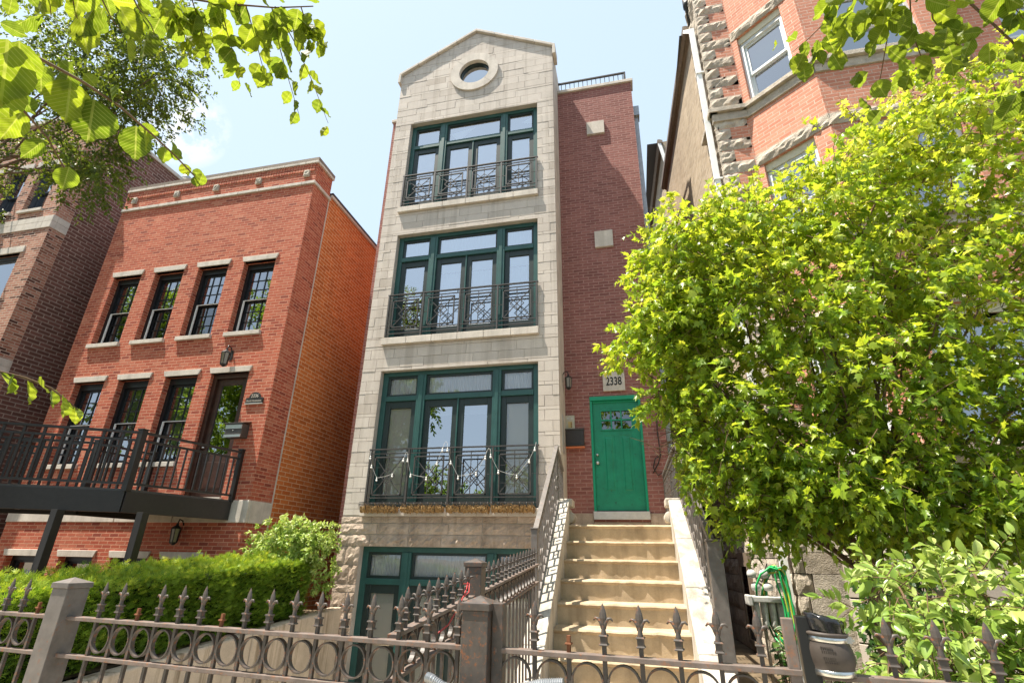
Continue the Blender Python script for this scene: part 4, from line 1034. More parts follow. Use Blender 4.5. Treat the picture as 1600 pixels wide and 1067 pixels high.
# quoined pier: broken stone with brick between, and its broken side return
q = MB(); z = GZ; i = 0
TS = TL((sx(8.55), 8.55), (sx(PY), PY)); LS = .75
while z < top:
    h = .255
    if i % 2 == 0:
        (rock(q, TP, 1.92, 2.48, z, z+h, .05, .0, .06) if z > .6 else (rock(q, TP, 1.92, 2.12, z, z+h, .035, .0, .06), q.tbox(TP, 2.125, 2.5, z+.003, z+h-.003, -.02, .05, random.random()))); rock(q, TS, 0, LS+.0, z, z+h, .045, .0, .06)
    else:
        if z < .6: rock(q, TP, 1.92, 2.05, z, z+h, .035, .0, .06); q.tbox(TP, 2.055, 2.5, z+.003, z+h-.003, -.02, .05, random.random())
        else: rock(q, TP, 1.92, 2.18, z, z+h, .05, .0, .06)
        rock(q, TS, 0, LS*.45, z, z+h, .05, .0, .06); rock(q, TS, LS*.45, LS, z, z+h, .045, .0, .06)
    z += h; i += 1
q.build('quoin', M['rockgrey'], rb_)
# stone belts at the sills and lintels
for zb, zs, zh in ZB:
    mb = MB()
    for T_, L in ((TC, LC), (TF, 2.06), (TR2, .98), (TM, 5.)):
        mb.tbox(T_, -.03, L+.04, zs-.10, zs-.005, -.10, .05); mb.tbox(T_, 0, L, zb-.02, zs-.105, -.035, .05)
    mb.tbox(TP, 1.86, 2.5, zs-.10, zs-.005, -.11, .05); mb.tbox(TP, 1.9, 2.5, zb-.02, zs-.105, -.05, .05); mb.tbox(TS, 0, LS+.1, zs-.10, zs-.005, -.11, .05)
    mb.build('sill_belt', M['rockgrey'], rb_, bevel=.008)
for zb, zs, zh in ZB:
    mb = MB()
    for T_, L in ((TC, LC), (TF, 2.06), (TR2, .98)): rock(mb, T_, -.02, L+.02, zh+.0, zh+.24, .055, .01, .07)
    mb.build('lintel_belt', M['rockgrey'], rb_)
    mb = MB(); rock(mb, TM, .6, 2.0, zh, zh+.24, .05, .01, .07); mb.build('lintel', M['rockgrey'], rb_)
for T_, hs in ((TC, hC), (TF, hF), (TM, hM)):
    for a, b, c, d in hs:
        m = MB(); m.tbox(T_, a, b, d-.15, d, .05, .12); m.tbox(T_, a, b, d-.22, d-.15, .07, .13)
        w = sash(T_, a, b, c, d-.14, rb_, .12, frm='whitesash', gl='glassdark', scr=False, muntin=False)
        m.build('head_trim', M['cream'], w)
        cc = MB(); quad(cc, T_, a+.05, b-.05, (c+d)/2+.1, d, .30); cc.build('roller_blind', M['beige'], w)
rm = MB()
for zb, zs, zh in ZB:
    for z0, z1 in ((zb-.1, zh+.3),):
        pts = [(2.6, 8.2), (3.5, 7.5), (5.4, 7.5), (5.9, 8.2), (10.5, 8.2), (10.5, 10.5), (2.6, 10.5)]
        rm.face([(x, y, z0) for x, y in pts]); rm.face([(x, y, z1) for x, y in pts[::-1]]); rm.face([(2.6, 10.5, z0), (10.5, 10.5, z0), (10.5, 10.5, z1), (2.6, 10.5, z1)]); rm.face([(2.6, 8.2, z0), (2.6, 10.5, z0), (2.6, 10.5, z1), (2.6, 8.2, z1)])
rm.build('room', M['room'], rb_)
mb = MB()
SW = TL((sx(13.6), 13.6), (sx(8.55), 8.55)); Ls = 5.06
hS = [(2.55, 3.1, .55, 1.75), (2.9, 3.5, -1.3, -.05)]
wall(mb, SW, 0, Ls, .3, 10.75, [hS[0]], .2); mb.build('side_wall', M['brick_buff'], rb_)
mb = MB(); z = GZ; j = 0
while z < .3:
    u = 0; h = .29
    while u < Ls:
        w = min(.5+.25*random.random(), Ls-u); rock(mb, SW, u, u+w, z, min(z+h, .3), .03, .0, .07); u += w
    z += h
mb.build('side_base', M['rockgrey'], rb_)
sash(SW, *hS[0], rb_, .2, frm='whitesash', gl='glassdark', scr=False, muntin=False)
f = MB(); frame(f, SW, *hS[1], .06, -.07, .05); f.tbox(SW, hS[1][0]-.08, hS[1][1]+.08, hS[1][3], hS[1][3]+.16, -.06, .05); bw_ = f.build('basement_window', M['gutter'], rb_)
f = MB(); quad(f, SW, hS[1][0]+.06, hS[1][1]-.06, hS[1][2]+.06, hS[1][3]-.06, -.055); f.build('pane', M['glassdark'], bw_)
mb = MB(); SW2 = TL((sx(22)+.02, 22), (sx(13.4), 13.4)); wall(mb, SW2, 0, 8.6, GZ, 12.3); mb.face([(sx(13.4), 13.4, GZ), (9, 13.4, GZ), (9, 13.4, 12.3), (sx(13.4), 13.4, 12.3)]); mb.build('rear_wall', M['brick_buff'], rb_)
mb = MB(); mb.face([(1.9, PY+.3, top-.4), (11, PY+.3, top-.4), (11, 8.6, top-.4), (1.9, 8.6, top-.4)]); mb.face([(1.7, 8.5, 10.72), (11, 8.5, 10.72), (11, 13.5, 10.72), (1.7, 13.5, 10.72)]); mb.face([(1.2, 13.4, 12.28), (11, 13.4, 12.28), (11, 22, 12.28), (1.2, 22, 12.28)])
mb.face([(1.92, 8.55, 10.7), (11, 8.55, 10.7), (11, 8.55, top), (1.92, 8.55, top)]); mb.face([(11, PY, GZ), (11, 22, GZ), (11, 22, top), (11, PY, top)]); mb.build('roof', M['roof'], rb_)
def gutter_run(mb, y0, y1, z, off):
    vs = []
    for y in (y0, y1):
        x = sx(y)-off
        for dx, dz in ((.12, -.02), (.12, -.10), (.03, -.13), (-.03, -.07), (-.04, .02), (.02, .03)): vs.append((x+dx, y, z+dz))
    mb.mesh(vs, [(i, (i+1) % 6, 6+(i+1) % 6, 6+i) for i in range(6)]+[(5, 4, 3, 2, 1, 0), (6, 7, 8, 9, 10, 11)])
mb = MB(); gutter_run(mb, 8.35, 13.7, 10.78, .12); mb.build('gutter', M['gutter'], rb_)
mb = MB(); mb.face([(sx(8.4)-.0, 8.4, 10.62), (sx(13.7), 13.7, 10.62), (sx(13.7)-.1, 13.7, 10.70), (sx(8.4)-.1, 8.4, 10.70)]); mb.build('fascia', M['gutter'], rb_)
mb = MB(); gutter_run(mb, 13.3, 21.8, 12.3, .12); mb.build('gutter', M['gutter'], rb_)
d = MB(); xx = sx(8.45)-.06
xx = 1.835
d.bar((xx-.02, 8.42, 10.72), (xx, 7.92, 10.05), .09, .065); d.bar((xx, 7.92, 10.1), (xx, 7.90, GZ+.02), .095, .07)
for z in (8.8, 6.2, 3.5, 1.0): d.box(xx-.06, xx+.09, 7.86, 7.97, z, z+.035)
d.build('downspout', M['whitemetal'], rb_)
d = MB(); d.bar((sx(13.3)-.1, 13.35, 12.2), (sx(13.3)+.1, 13.34, 10.9), .09, .07); d.build('downspout', M['whitemetal'], rb_)
d = MB(); d.lathe([(0, 10.75), (.07, 10.75), (.07, 11.3), (.11, 11.32), (.11, 11.5), (0, 11.55)], (sx(8.35)+.02, 8.3, 0), 12); d.build('vent_pipe', M['blackiron'], rb_)
cbl = MB(); cbl.tube([(sx(9.0)-.03, 9.0, -.05), (sx(9.4)-.04, 9.4, -.32), (sx(9.8)-.04, 9.8, -.25), (sx(10.4)-.04, 10.4, .2)], .010, 6); cbl.build('wall_cable', M['black'], rb_)

# utility meters and the hose hung over them
uy = 7.88
t = thing('utility_meters', 'cluster of weathered grey utility meters and pipes beside the white downspout', 'meter', (1.58, uy, GZ))
for i in range(3):
    for j in range(2):
        m = MB(); xx = 1.42+.15*i+.03*j; zc = -.17-.15*j; m.tube([(xx, uy+.16, zc), (xx, uy+.02, zc), (xx, uy-.02, zc)], [.03, .055, .045], 12)
        m.lathe([(0, .045), (.03, .045), (.055, .02), (.06, -.01), (.05, -.045), (0, -.055)], (xx, uy, zc), 12); m.build('meter_dial', M['meter'], t)
m = MB(); m.box(1.33, 1.80, uy-.10, uy+.14, -.50, -.43); m.box(1.31, 1.37, uy-.13, uy+.10, -.54, -.42); m.build('meter_shelf', M['meter'], t, bevel=.012)
for i in range(4):
    m = MB(); xx = 1.41+.095*i; m.lathe([(0, 0), (.040, 0), (.045, -.05), (.036, -.20), (.042, -.25), (.036, -.29+.02*(i % 2)), (0, -.30)], (xx, uy-.03, -.50), 12); m.build('meter_canister', M['meter'], t)
m = MB(); m.box(1.60, 1.80, uy-.02, uy+.14, -.76, -.50); m.build('meter_box', m_paint('sage_metal', (.22,.25,.20), .5, .3), t, bevel=.008)
for i in range(3): m = MB(); m.tube([(1.50+.12*i, uy+.06, -.7), (1.50+.12*i, uy+.06, GZ)], .022, 8); m.build('riser_pipe', M['rockgrey'], t)
t = thing('garden_hose', 'coiled bright green garden hose hung over the utility meters', 'hose', (1.65, uy-.12, GZ))
rng = random.Random(3); mb = MB(); mb2 = MB()
for k in range(7):
    yy = uy-.13-.012*k; xr = 1.735+.02*rng.uniform(-1, 1)+.012*(k % 3); w = .07+.012*k; top_z, bot = -.10+.02*rng.random(), -.93-.10*rng.random()
    pts = []
    for a in np.linspace(0, 2*math.pi, 36):
        c_, s_ = math.cos(a), math.sin(a); zq = (top_z+bot)/2+(top_z-bot)/2*c_
        lf = max(0., -s_); pts.append((xr+.03-(.10-.012*k)*(1+c_)/2+w*s_*(.55 if s_ > 0 else 1.35)-(.03*(1-c_))+.01*math.sin(5*a+2*k), yy+.012*math.sin(2*a+k)+.34*lf*(c_ > -.75), zq+.02*math.sin(3*a+k)))
    (mb2 if k in (2, 5) else mb).tube(pts, .0115, 7)
mb.tube([(1.42, uy-.14, -.42), (1.43, uy-.15, -.30), (1.50, uy-.16, -.17), (1.62, uy-.17, -.09), (1.74, uy-.17, -.12), (1.79, uy-.17, -.30), (1.80, uy-.17, -.60), (1.765, uy-.17, -.9), (1.74, uy-.17, -1.08)], .0135, 8)
mb2.tube([(1.60, uy-.15, -.16), (1.72, uy-.16, -.14), (1.77, uy-.16, -.35), (1.80, uy-.16, -.62), (1.79, uy-.15, -.72)], .012, 7)
ho = mb.build('hose_coil', M['hose'], t); mb2.build('striped_coil', M['hoseyellow'], t)
n_ = MB(); n_.tube([(1.742, uy-.17, -1.07), (1.738, uy-.17, -1.13)], [.018, .014], 8); n_.build('hose_end', M['metal'], t)

# ================================================================== IRON FENCES
RT, RL = -.30, -.452                                   # tops of the two rails
def finial_bm():
    b = MB()
    b.box(-.0065, .0065, -.0065, .0065, 0, .036)
    for z in (.026, .052): b.mesh(*_col(z, .0145, .007))
    b.box(-.0105, .0105, -.0105, .0105, .033, .052)
    b.lathe([(.0095, .059), (.0075, .074), (.0075, .088)], n=8)
    b.lathe([(.0075, .080), (.0105, .095), (.0135, .108), (.0115, .124), (.006, .142), (.0, .155)], n=8, sy=.6, smooth=False)
    for s_ in (-1, 1):
        b.tube([(s_*.003, 0, .076), (s_*.008, 0, .094), (s_*.017, 0, .106), (s_*.026, 0, .108), (s_*.033, 0, .100)], [.006, .0065, .0055, .0042, .0025], 7)
    return b
def _col(z, w, h):
    v = [(x, y, zz) for zz, ww in ((z, w*.8), (z+h*.4, w), (z+h, w*.85)) for x, y in ((-ww, -ww), (ww, -ww), (ww, ww), (-ww, ww))]
    return v, [(3, 2, 1, 0), (8, 9, 10, 11)]+[(4*l+i, 4*l+(i+1) % 4, 4*l+4+(i+1) % 4, 4*l+4+i) for l in range(2) for i in range(4)]
def stub_bm():
    b = MB(); b.box(-.006, .006, -.006, .006, 0, .05); b.mesh(*_col(.022, .0115, .007)); return b
PROTO = {}
def place(key, name, make, mat, parent, loc, rz):
    if key not in PROTO:
        o = make().build(name, mat, None, (0, 0, 0)); PROTO[key] = o.data; 
    else:
        o = bpy.data.objects.new(name, PROTO[key]); COL.objects.link(o)
    po = Vector(ORG[parent.name]); o.parent = parent; o.location = Vector(loc)-po; o.rotation_euler = (0, 0, rz); ORG[o.name] = tuple(loc)
    return o
def picket_bm(zb):
    def mk(): b = MB(); b.box(-.007, .007, -.007, .007, zb, 0); return b
    return mk
def ring_bm():
    b = MB(); b.ring((0, 0), .049, .0545, -.010, .010, 28, sz=1.06); return b
def fence_run(t, p, q, sched, zr=(RT, RT), zb=-1.36, rings=True, rails=True, foot=True, end=0.):
    """pickets at distances sched=[(s, kind)] along p>q; zr = rail height at each end"""
    p, q = Vector((*p, 0)), Vector((*q, 0)); d = (q-p); L = d.length; d /= L; ang = math.atan2(d.y, d.x)
    zt = lambda s_: zr[0]+(zr[1]-zr[0])*s_/L
    at = lambda s_, dz: (p.x+d.x*s_, p.y+d.y*s_, zt(s_)+dz)
    if rails:
        r = MB(); r.bar(at(0, -.008), at(L, -.008), .040, .016); r.build('top_rail', M['ironrail'], t, bevel=.002)
        r = MB(); r.bar(at(0, -.160), at(L, -.160), .034, .016); r.build('middle_rail', M['ironrail'], t, bevel=.002)
        if foot: r = MB(); r.bar(at(0, zb-zr[0]+.06), at(L, zb-zr[1]+.06), .034, .016); r.build('bottom_rail', M['ironrail'], t)
    prev = None
    for s_, kind in sched:
        x, y, z = at(s_, 0)
        pk = place(('picket', zb), 'picket', picket_bm(zb-RT), M['iron'], t, (x, y, z-.004), ang)
        if kind == 'f': place('finial', 'finial', finial_bm, M['iron'], pk, (x, y, z), ang+random.uniform(-.06, .06))
        elif kind == 's': place('stub', 'broken_stub', stub_bm, M['rust'], pk, (x, y, z), ang)
    if rings:
        for (a, _), (b, _) in zip(sched, sched[1:]):
            if b-a < .15: x, y, z = at((a+b)/2, -.082); place('ring', 'ring', ring_bm, M['iron'], t, (x, y, z), ang)
def post(t, x, y, w, ztop, mat='greyiron', cap=True, zb=GZ, rz=-.09, name='post'):
    c, s_ = math.cos(rz), math.sin(rz); P = lambda a, b, z: (x+a*c-b*s_, y+a*s_+b*c, z)
    h = w/2; m = MB()
    def bx(hw, z0, z1):
        v = [P(a, b, z) for z in (z0, z1) for b in (-hw, hw) for a in (-hw, hw)]
        m.mesh(v, [(0,2,3,1), (4,5,7,6), (0,1,5,4), (2,6,7,3), (0,4,6,2), (1,3,7,5)])
    bx(h, zb, ztop-.035 if cap else ztop)
    if cap:
        bx(h+.007, ztop-.035, ztop-.012)
        v = [P(a, b, ztop-.012) for a, b in ((-h-.007, -h-.007), (h+.007, -h-.007), (h+.007, h+.007), (-h-.007, h+.007))]+[P(0, 0, ztop+.012)]
        m.mesh(v, [(0, 1, 4), (1, 2, 4), (2, 3, 4), (3, 0, 4)])
    return m.build(name, M[mat], t, bevel=.0025)
FY = lambda x: 1.985-.09*x
fc = math.sqrt(1+.09**2)
# left run: from off the frame to the gate
t = thing('iron_fence', 'long iron fence left of the gate with ring frieze and some finials broken off', 'fence', (-1.7, FY(-1.7), GZ), 'front iron fence and gate')
xl = [-4.0+.122*k for k in range(11)]; xl = [x for x in xl if x < -2.80]
xs_l = [-2.905-.122*k for k in range(8)][::-1]
fence_run(t, (-3.85, FY(-3.85)), (-2.76, FY(-2.76)), [((x+3.85)*fc, 's' if abs(x+2.905) < .01 else 'f') for x in xs_l if x > -3.84])
xs_m = [-2.487+.1215*k for k in range(16)]
fence_run(t, (-2.68, FY(-2.68)), (-.62, FY(-.62)), [((x+2.68)*fc, 's' if k in (2, 6) else 'f') for k, x in enumerate(xs_m) if x < -.66])
post(t, -2.72, FY(-2.72), .105, -.145, zb=GZ); post(t, -.583, FY(-.583), .10, -.150, 'iron')
# gate
t = thing('iron_gate', 'iron gate before the stone stair, one finial snapped to a rusty stub', 'gate', (0, FY(0), GZ), 'front iron fence and gate')
xs_g = [-.376, -.2555, -.135, -.0145, .106, .226, .346]
fence_run(t, (-.515, FY(-.515)), (.45, FY(.45)), [((x+.515)*fc, 's' if k == 1 else 'f') for k, x in enumerate(xs_g)])
post(t, -.508, FY(-.508), .040, -.160, 'iron', False, name='gate_stile'); post(t, .432, FY(.432), .032, -.165, 'ironrail', False, name='gate_stile')
for x0 in (-.46,): 
    b = MB(); b.ring((x0+.015, RT-.082), .049, .0545, FY(x0)-.01, FY(x0)+.01, 28, sz=1.06); b.build('ring', M['iron'], t)
# right run
t = thing('iron_fence', 'short iron fence at right before the leafy bush, with a black end post', 'fence', (.9, FY(.9), GZ), 'front iron fence and gate')
xs_r = [.57+.1225*k for k in range(14)]
fence_run(t, (.49, FY(.49)), (2.2, FY(2.2)), [((x-.49)*fc, 'f' if k else 'n') for k, x in enumerate(xs_r)], (RT-.005, RT-.005))
post(t, .478, FY(.478), .045, -.158, 'black', False)
# court fence climbing beside the stair
t = thing('iron_fence', 'iron spear fence running back beside the sunken court with a capped middle post', 'fence', (-.95, 3.6, GZ), 'court fence')
z_ = lambda y: -.287+.07*(y-2.1)
fence_run(t, (-.95, 2.10), (-.95, 3.14), [(.12+.118*k, 'f') for k in range(8)], (z_(2.1), z_(3.14)), zb=-1.3)
fence_run(t, (-.95, 3.24), (-.95, 5.24), [(.13+.122*k, 'f') for k in range(15)], (z_(3.24), z_(5.24)), zb=-1.3)
post(t, -.95, 3.19, .10, -.03, 'iron', True, rz=0)
# rubber coupling pushed over the post, lined with a black bag
kx, ky = .534, FY(.534)-.005
t = thing('rubber_coupling', 'bulging black rubber pipe coupling with two steel bands lined with a black bag', 'pipe coupling', (kx, ky, -.31))
def elbow(rows, mat, name):
    m = MB(); n = 28; vs = []
    for dx, z, r, tl in rows:
        for k in range(n):
            a = 2*math.pi*k/n; vs.append((kx+dx+r*math.cos(a), ky+r*math.sin(a), z-tl*math.cos(a)))
    m.mesh(vs, [(i*n+k, i*n+(k+1) % n, (i+1)*n+(k+1) % n, (i+1)*n+k) for i in range(len(rows)-1) for k in range(n)], .5, True); return m.build(name, mat, t)
elbow([(.002, -.312, .040, 0), (.002, -.309, .0545, 0), (.002, -.290, .055, 0), (.003, -.284, .0555, 0), (.004, -.274, .0595, 0), (.003, -.258, .0610, 0), (.001, -.242, .0595, 0), (0, -.230, .0565, 0), (0, -.222, .0535, .002), (-.001, -.207, .0535, .002), (-.001, -.205, .0585, .002), (-.001, -.198, .0585, .002), (-.001, -.196, .050, .002)], M['rubber'], 'body')
for rows in ([(.002, -.307, .0548, 0), (.002, -.306, .0560, 0), (.002, -.293, .0560, 0), (.002, -.292, .0548, 0)], [(-.001, -.221, .0538, .002), (-.001, -.220, .0550, .002), (-.001, -.208, .0550, .002), (-.001, -.207, .0538, .002)]): elbow(rows, M['metal'], 'hose_clamp')
rng = np.random.default_rng(5); n = 40; rows = []
m = MB(); vs = []
for j, (z, r) in enumerate(((-.198, .049), (-.19, .050), (-.178, .050), (-.168, .0515), (-.160, .051), (-.154, .047), (-.158, .041), (-.175, .036))):
    for k in range(n):
        a = 2*math.pi*k/n; rr_ = r+.0022*math.sin(a*7+j*.8)+.0012*math.sin(a*17+j*2)+rng.uniform(-.0006, .0006); vs.append((kx-.002+rr_*math.cos(a), ky+rr_*math.sin(a), z-.012*math.cos(a)+(.002*math.sin(a*9+j)+rng.uniform(-.0006, .0006))*(j > 0)))
m.mesh(vs, [(i*n+k, i*n+(k+1) % n, (i+1)*n+(k+1) % n, (i+1)*n+k) for i in range(7) for k in range(n)], .5, True); m.build('bin_bag', M['blackbag'], t)
m = MB()
for i, z in enumerate((-.236, -.246, -.262, -.273)):
    for k in range(6+i % 2):
        a = rad(232+5.2*k+2*i); r = .0592+(.0005 if i < 2 else .0010)
        for dz in (0, .004): m.box(kx+.002+r*math.cos(a)-.0016, kx+.002+r*math.cos(a)+.0016, ky+r*math.sin(a)-.001, ky+r*math.sin(a)+.001, z+dz, z+dz+.0014)
        m.box(kx+.002+r*math.cos(a)-.0018, kx+.002+r*math.cos(a)-.0008, ky+r*math.sin(a)-.001, ky+r*math.sin(a)+.001, z, z+.0055)
m.build('moulded_lettering', M['rubber'], t)
m = MB(); m.box(kx+.042, kx+.056, ky-.034, ky-.022, -.222, -.204); m.bar((kx+.05, ky-.03, -.213), (kx+.062, ky-.035, -.214), .006); m.build('clamp_screw', M['metal'], t)
# flexible conduit lying along the gate and the red cable tied to the court fence
t_ = MB(); pts = [(-.755+.02*k, FY(-.6)-.075-.0*k, -.404-.0009*k*k*.06+(.004*math.sin(k*.4))) for k in range(0, 27)]
pts = [(-.745, 1.965, -.392), (-.72, 1.955, -.396), (-.68, 1.95, -.414), (-.60, 1.945, -.430), (-.45, 1.94, -.412), (-.34, 1.935, -.384), (-.262, 1.93, -.376)]
fine = []
for a, b in zip(pts, pts[1:]):
    a, b = Vector(a), Vector(b); k = max(2, int((b-a).length/.0036))
    fine += [a.lerp(b, i/k) for i in range(k)]
t_.tube(fine, [.0150+(.0020 if i % 2 else -.0016) for i in range(len(fine))], 12, True, False)
tag(t_.build('flexible_conduit', M['galv'], None, (-.5, 1.94, -.41)), 'silver corrugated conduit lying low across the middle fence post and gate', 'conduit')
c = MB(); c.tube([(-.95, 2.60, -.345), (-.925, 2.68, -.315), (-.925, 2.80, -.262), (-.93, 2.92, -.205), (-.94, 3.0, -.172), (-.95, 3.05, -.14)], .004, 6); c.tube([(-.93, 2.90, -.212), (-.92, 2.98, -.19), (-.935, 3.03, -.15), (-.965, 3.02, -.15), (-.955, 2.97, -.13)], .0035, 6)
tag(c.build('red_cable', M['red'], None, (-.94, 2.7, -.2)), 'thin red cable tied along the finials of the court fence', 'cable')

# ================================================================== PLANTS
def limb(mb, a, b, r0, r1, bend=.12, n=6, seed=0):
    rr = random.Random(seed); a, b = Vector(a), Vector(b); L = (b-a).length
    off = Vector((rr.uniform(-1, 1), rr.uniform(-1, 1), rr.uniform(-.3, .6)))*bend*L
    pts = [a.lerp(b, i/n)+off*math.sin(math.pi*i/n)*.6+Vector((rr.uniform(-1, 1), rr.uniform(-1, 1), rr.uniform(-1, 1)))*.02*L*(0 < i < n) for i in range(n+1)]
    mb.tube(pts, [r0+(r1-r0)*i/n for i in range(n+1)], 8)
    return pts
def twigs(name, segs, r, mat, parent):
    mb = MB()
    for a, b in segs: mb.tube([a, (Vector(a)+Vector(b))/2+Vector((0, 0, .01)), b], [r, r*.7, r*.35], 4, False)
    o = mb.build(name, mat, parent); o['kind'] = 'stuff'; return o
# --- the maple in front of the right-hand building
mp = thing('maple_tree', 'large bright green maple with lobed leaves spreading over the right side of the stair', 'tree', (1.82, 5., GZ))
tr = MB(); base = Vector((1.84, 5.0, GZ))
forks = [Vector((1.80, 5.0, -.25)), Vector((1.95, 4.95, .35))]
tr.tube([base, (1.83, 5.0, -1.0), (1.78, 5.0, -.6), (1.80, 5.0, -.2), (1.86, 4.98, .1), (1.95, 4.95, .4)], [.085, .07, .062, .058, .052, .048], 10)
tr.build('trunk', M['bark'], mp)
CL = [((.36,4.9,2.10),(.36,.5,.26),26), ((.27,4.95,1.42),(.10,.2,.09),5), ((.62,4.9,1.62),(.30,.4,.30),16), ((.64,4.9,2.40),(.46,.60,.55),42), ((.42,4.9,2.20),(.25,.3,.25),8), ((.75,4.9,1.15),(.50,.60,.48),34), ((.30,4.85,.95),(.16,.25,.16),6), ((.52,4.8,.68),(.20,.3,.14),8), ((.68,4.85,3.0),(.36,.55,.46),26), ((.42,4.9,2.95),(.16,.2,.2),5), ((1.02,4.9,2.98),(.55,.65,.44),40), ((1.15,4.9,2.3),(.75,.75,.75),56),
      ((1.25,4.9,1.15),(.62,.7,.55),42), ((1.62,5.0,3.08),(.62,.7,.48),42), ((1.95,5.0,2.4),(.85,.8,.80),42), ((2.25,4.9,3.38),(.66,.7,.5),42), ((1.65,4.7,.66),(.60,.6,.34),38), ((1.25,4.7,.50),(.45,.45,.22),20), ((2.05,4.6,.42),(.5,.45,.20),18), ((2.7,4.7,.45),(.6,.5,.25),24), ((3.2,4.8,.62),(.55,.5,.35),22), ((2.75,5.0,2.75),(.9,.8,.85),40),
      ((3.05,5.0,3.95),(.70,.7,.50),40), ((3.4,5.0,3.2),(.8,.8,.9),48), ((2.35,4.9,1.35),(.85,.75,.75),36), ((3.2,5.0,1.75),(.8,.75,.8),44), ((2.35,4.7,.62),(.55,.6,.32),24), ((3.75,5.0,4.25),(.75,.7,.7),36),
      ((3.0,4.8,.75),(.65,.65,.45),28), ((4.0,5.0,2.6),(.7,.75,1.),30), ((3.85,5.0,1.1),(.6,.7,.7),30), ((4.3,5.0,1.9),(.6,.7,.7),26), ((4.4,5.,3.4),(.6,.7,.8),26), ((3.6,4.9,.45),(.5,.5,.3),18), ((.03,4.95,1.83),(.16,.2,.06),6), ((1.05,4.8,.62),(.30,.4,.22),12), ((1.02,4.8,.36),(.26,.35,.15),12), ((1.75,4.65,.34),(.5,.4,.16),20), ((2.5,4.65,.28),(.5,.4,.18),18), ((3.3,4.75,.38),(.5,.4,.2),16), ((2.0,4.4,1.3),(.7,.3,.6),22), ((2.6,4.4,2.1),(.7,.3,.7),22), ((1.5,4.4,1.9),(.6,.3,.6),18), ((3.2,4.4,1.3),(.6,.3,.6),16), ((3.5,4.9,4.75),(.4,.5,.3),12), ((2.72,4.9,4.0),(.26,.4,.25),10), ((1.25,4.9,3.42),(.2,.3,.16),5), ((1.95,4.9,3.62),(.2,.3,.16),5)]
lb = MB(); k = 0
for c, r, m in CL:
    st = Vector((1.95, 4.95, .4)) if c[0] > 1.2 else Vector((1.80, 5.0, -.1))
    midp = st.lerp(Vector(c), .45)+Vector((0, 0, .12))
    limb(lb, st, Vector(c), .015, .004, .10, 7, k); k += 1
lb.build('branch', M['bark'], mp)
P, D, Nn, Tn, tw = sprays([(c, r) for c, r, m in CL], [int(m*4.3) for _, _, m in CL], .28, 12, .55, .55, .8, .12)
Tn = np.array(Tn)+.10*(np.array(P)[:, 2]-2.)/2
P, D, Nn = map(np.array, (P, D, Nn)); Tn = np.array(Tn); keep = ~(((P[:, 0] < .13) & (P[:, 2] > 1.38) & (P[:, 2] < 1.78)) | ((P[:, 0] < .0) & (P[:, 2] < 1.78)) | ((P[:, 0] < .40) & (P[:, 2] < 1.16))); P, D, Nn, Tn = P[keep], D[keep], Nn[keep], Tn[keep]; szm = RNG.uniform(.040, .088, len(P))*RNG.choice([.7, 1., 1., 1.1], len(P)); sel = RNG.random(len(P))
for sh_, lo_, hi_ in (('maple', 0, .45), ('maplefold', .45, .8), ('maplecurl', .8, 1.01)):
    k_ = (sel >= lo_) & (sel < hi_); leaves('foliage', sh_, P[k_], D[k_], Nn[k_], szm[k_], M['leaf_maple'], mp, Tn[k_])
twigs('twig', tw[::2], .004, M['twig'], mp)
# --- privet bush on the right, behind the fence
bu = thing('leafy_bush', 'pale green broad-leaved bush behind the right fence', 'bush', (1.45, 2.75, GZ))
CB = [((1.30,2.85,-.22),(.34,.35,.20),26), ((1.62,2.8,-.22),(.34,.35,.18),26), ((1.15,2.65,-.36),(.26,.3,.20),20), ((1.5,2.6,-.38),(.40,.3,.22),30), ((1.95,2.8,-.25),(.4,.35,.25),26), ((1.2,2.6,-.70),(.3,.3,.25),16), ((1.7,2.55,-.7),(.5,.35,.25),26), ((1.12,2.85,-.10),(.16,.2,.10),8), ((1.4,2.8,-.04),(.10,.15,.06),4), ((1.72,2.75,-.06),(.10,.15,.06),4), ((2.2,2.7,-.4),(.3,.35,.3),16)]
P, D, Nn, Tn, tw = sprays([(c, r) for c, r, _ in CB], [int(m*2.6) for _, _, m in CB], .15, 11, .15, .6, .8, .15)
leaves('foliage', 'oval', P, D, Nn, RNG.uniform(.030, .078, len(P)), M['leaf_bush'], bu, Tn)
sb_ = MB()
for i, (c, r, m) in enumerate(CB): limb(sb_, (1.5+random.uniform(-.2, .3), 2.75, GZ), c, .012, .004, .1, 5, 50+i)
sb_.build('stem', M['twig'], bu); twigs('twig', tw, .0025, M['twig'], bu)
# --- ivy on the stone base behind the maple
iv = thing('ivy', 'dark ivy trailing down the limestone wall beside the maple trunk', 'ivy', (2.4, 6.9, GZ))
P = []; D = []; Nn = []
vine = MB()
for k in range(9):
    u = RNG.uniform(.1, 1.2); z = GZ; pts = []
    while z < RNG.uniform(.0, .7):
        p = Vector((2.5+.75*u+.05*math.sin(z*5+k), 7.8-.65*u-.09, z)); pts.append(p); z += .07
        for _ in range(4):
            P.append(p+Vector((RNG.normal()*.09, -.02-abs(RNG.normal())*.05, RNG.normal()*.07))); D.append((RNG.normal()*.5, -.3, -1)); Nn.append((RNG.normal()*.4-.5, -1, .5+RNG.normal()*.3))
    if len(pts) > 2: vine.tube(pts, .006, 5)
vine.build('vine', M['twig'], iv); leaves('foliage', 'maple', P, D, Nn, RNG.uniform(.05, .09, len(P)), M['leaf_ivy'], iv)
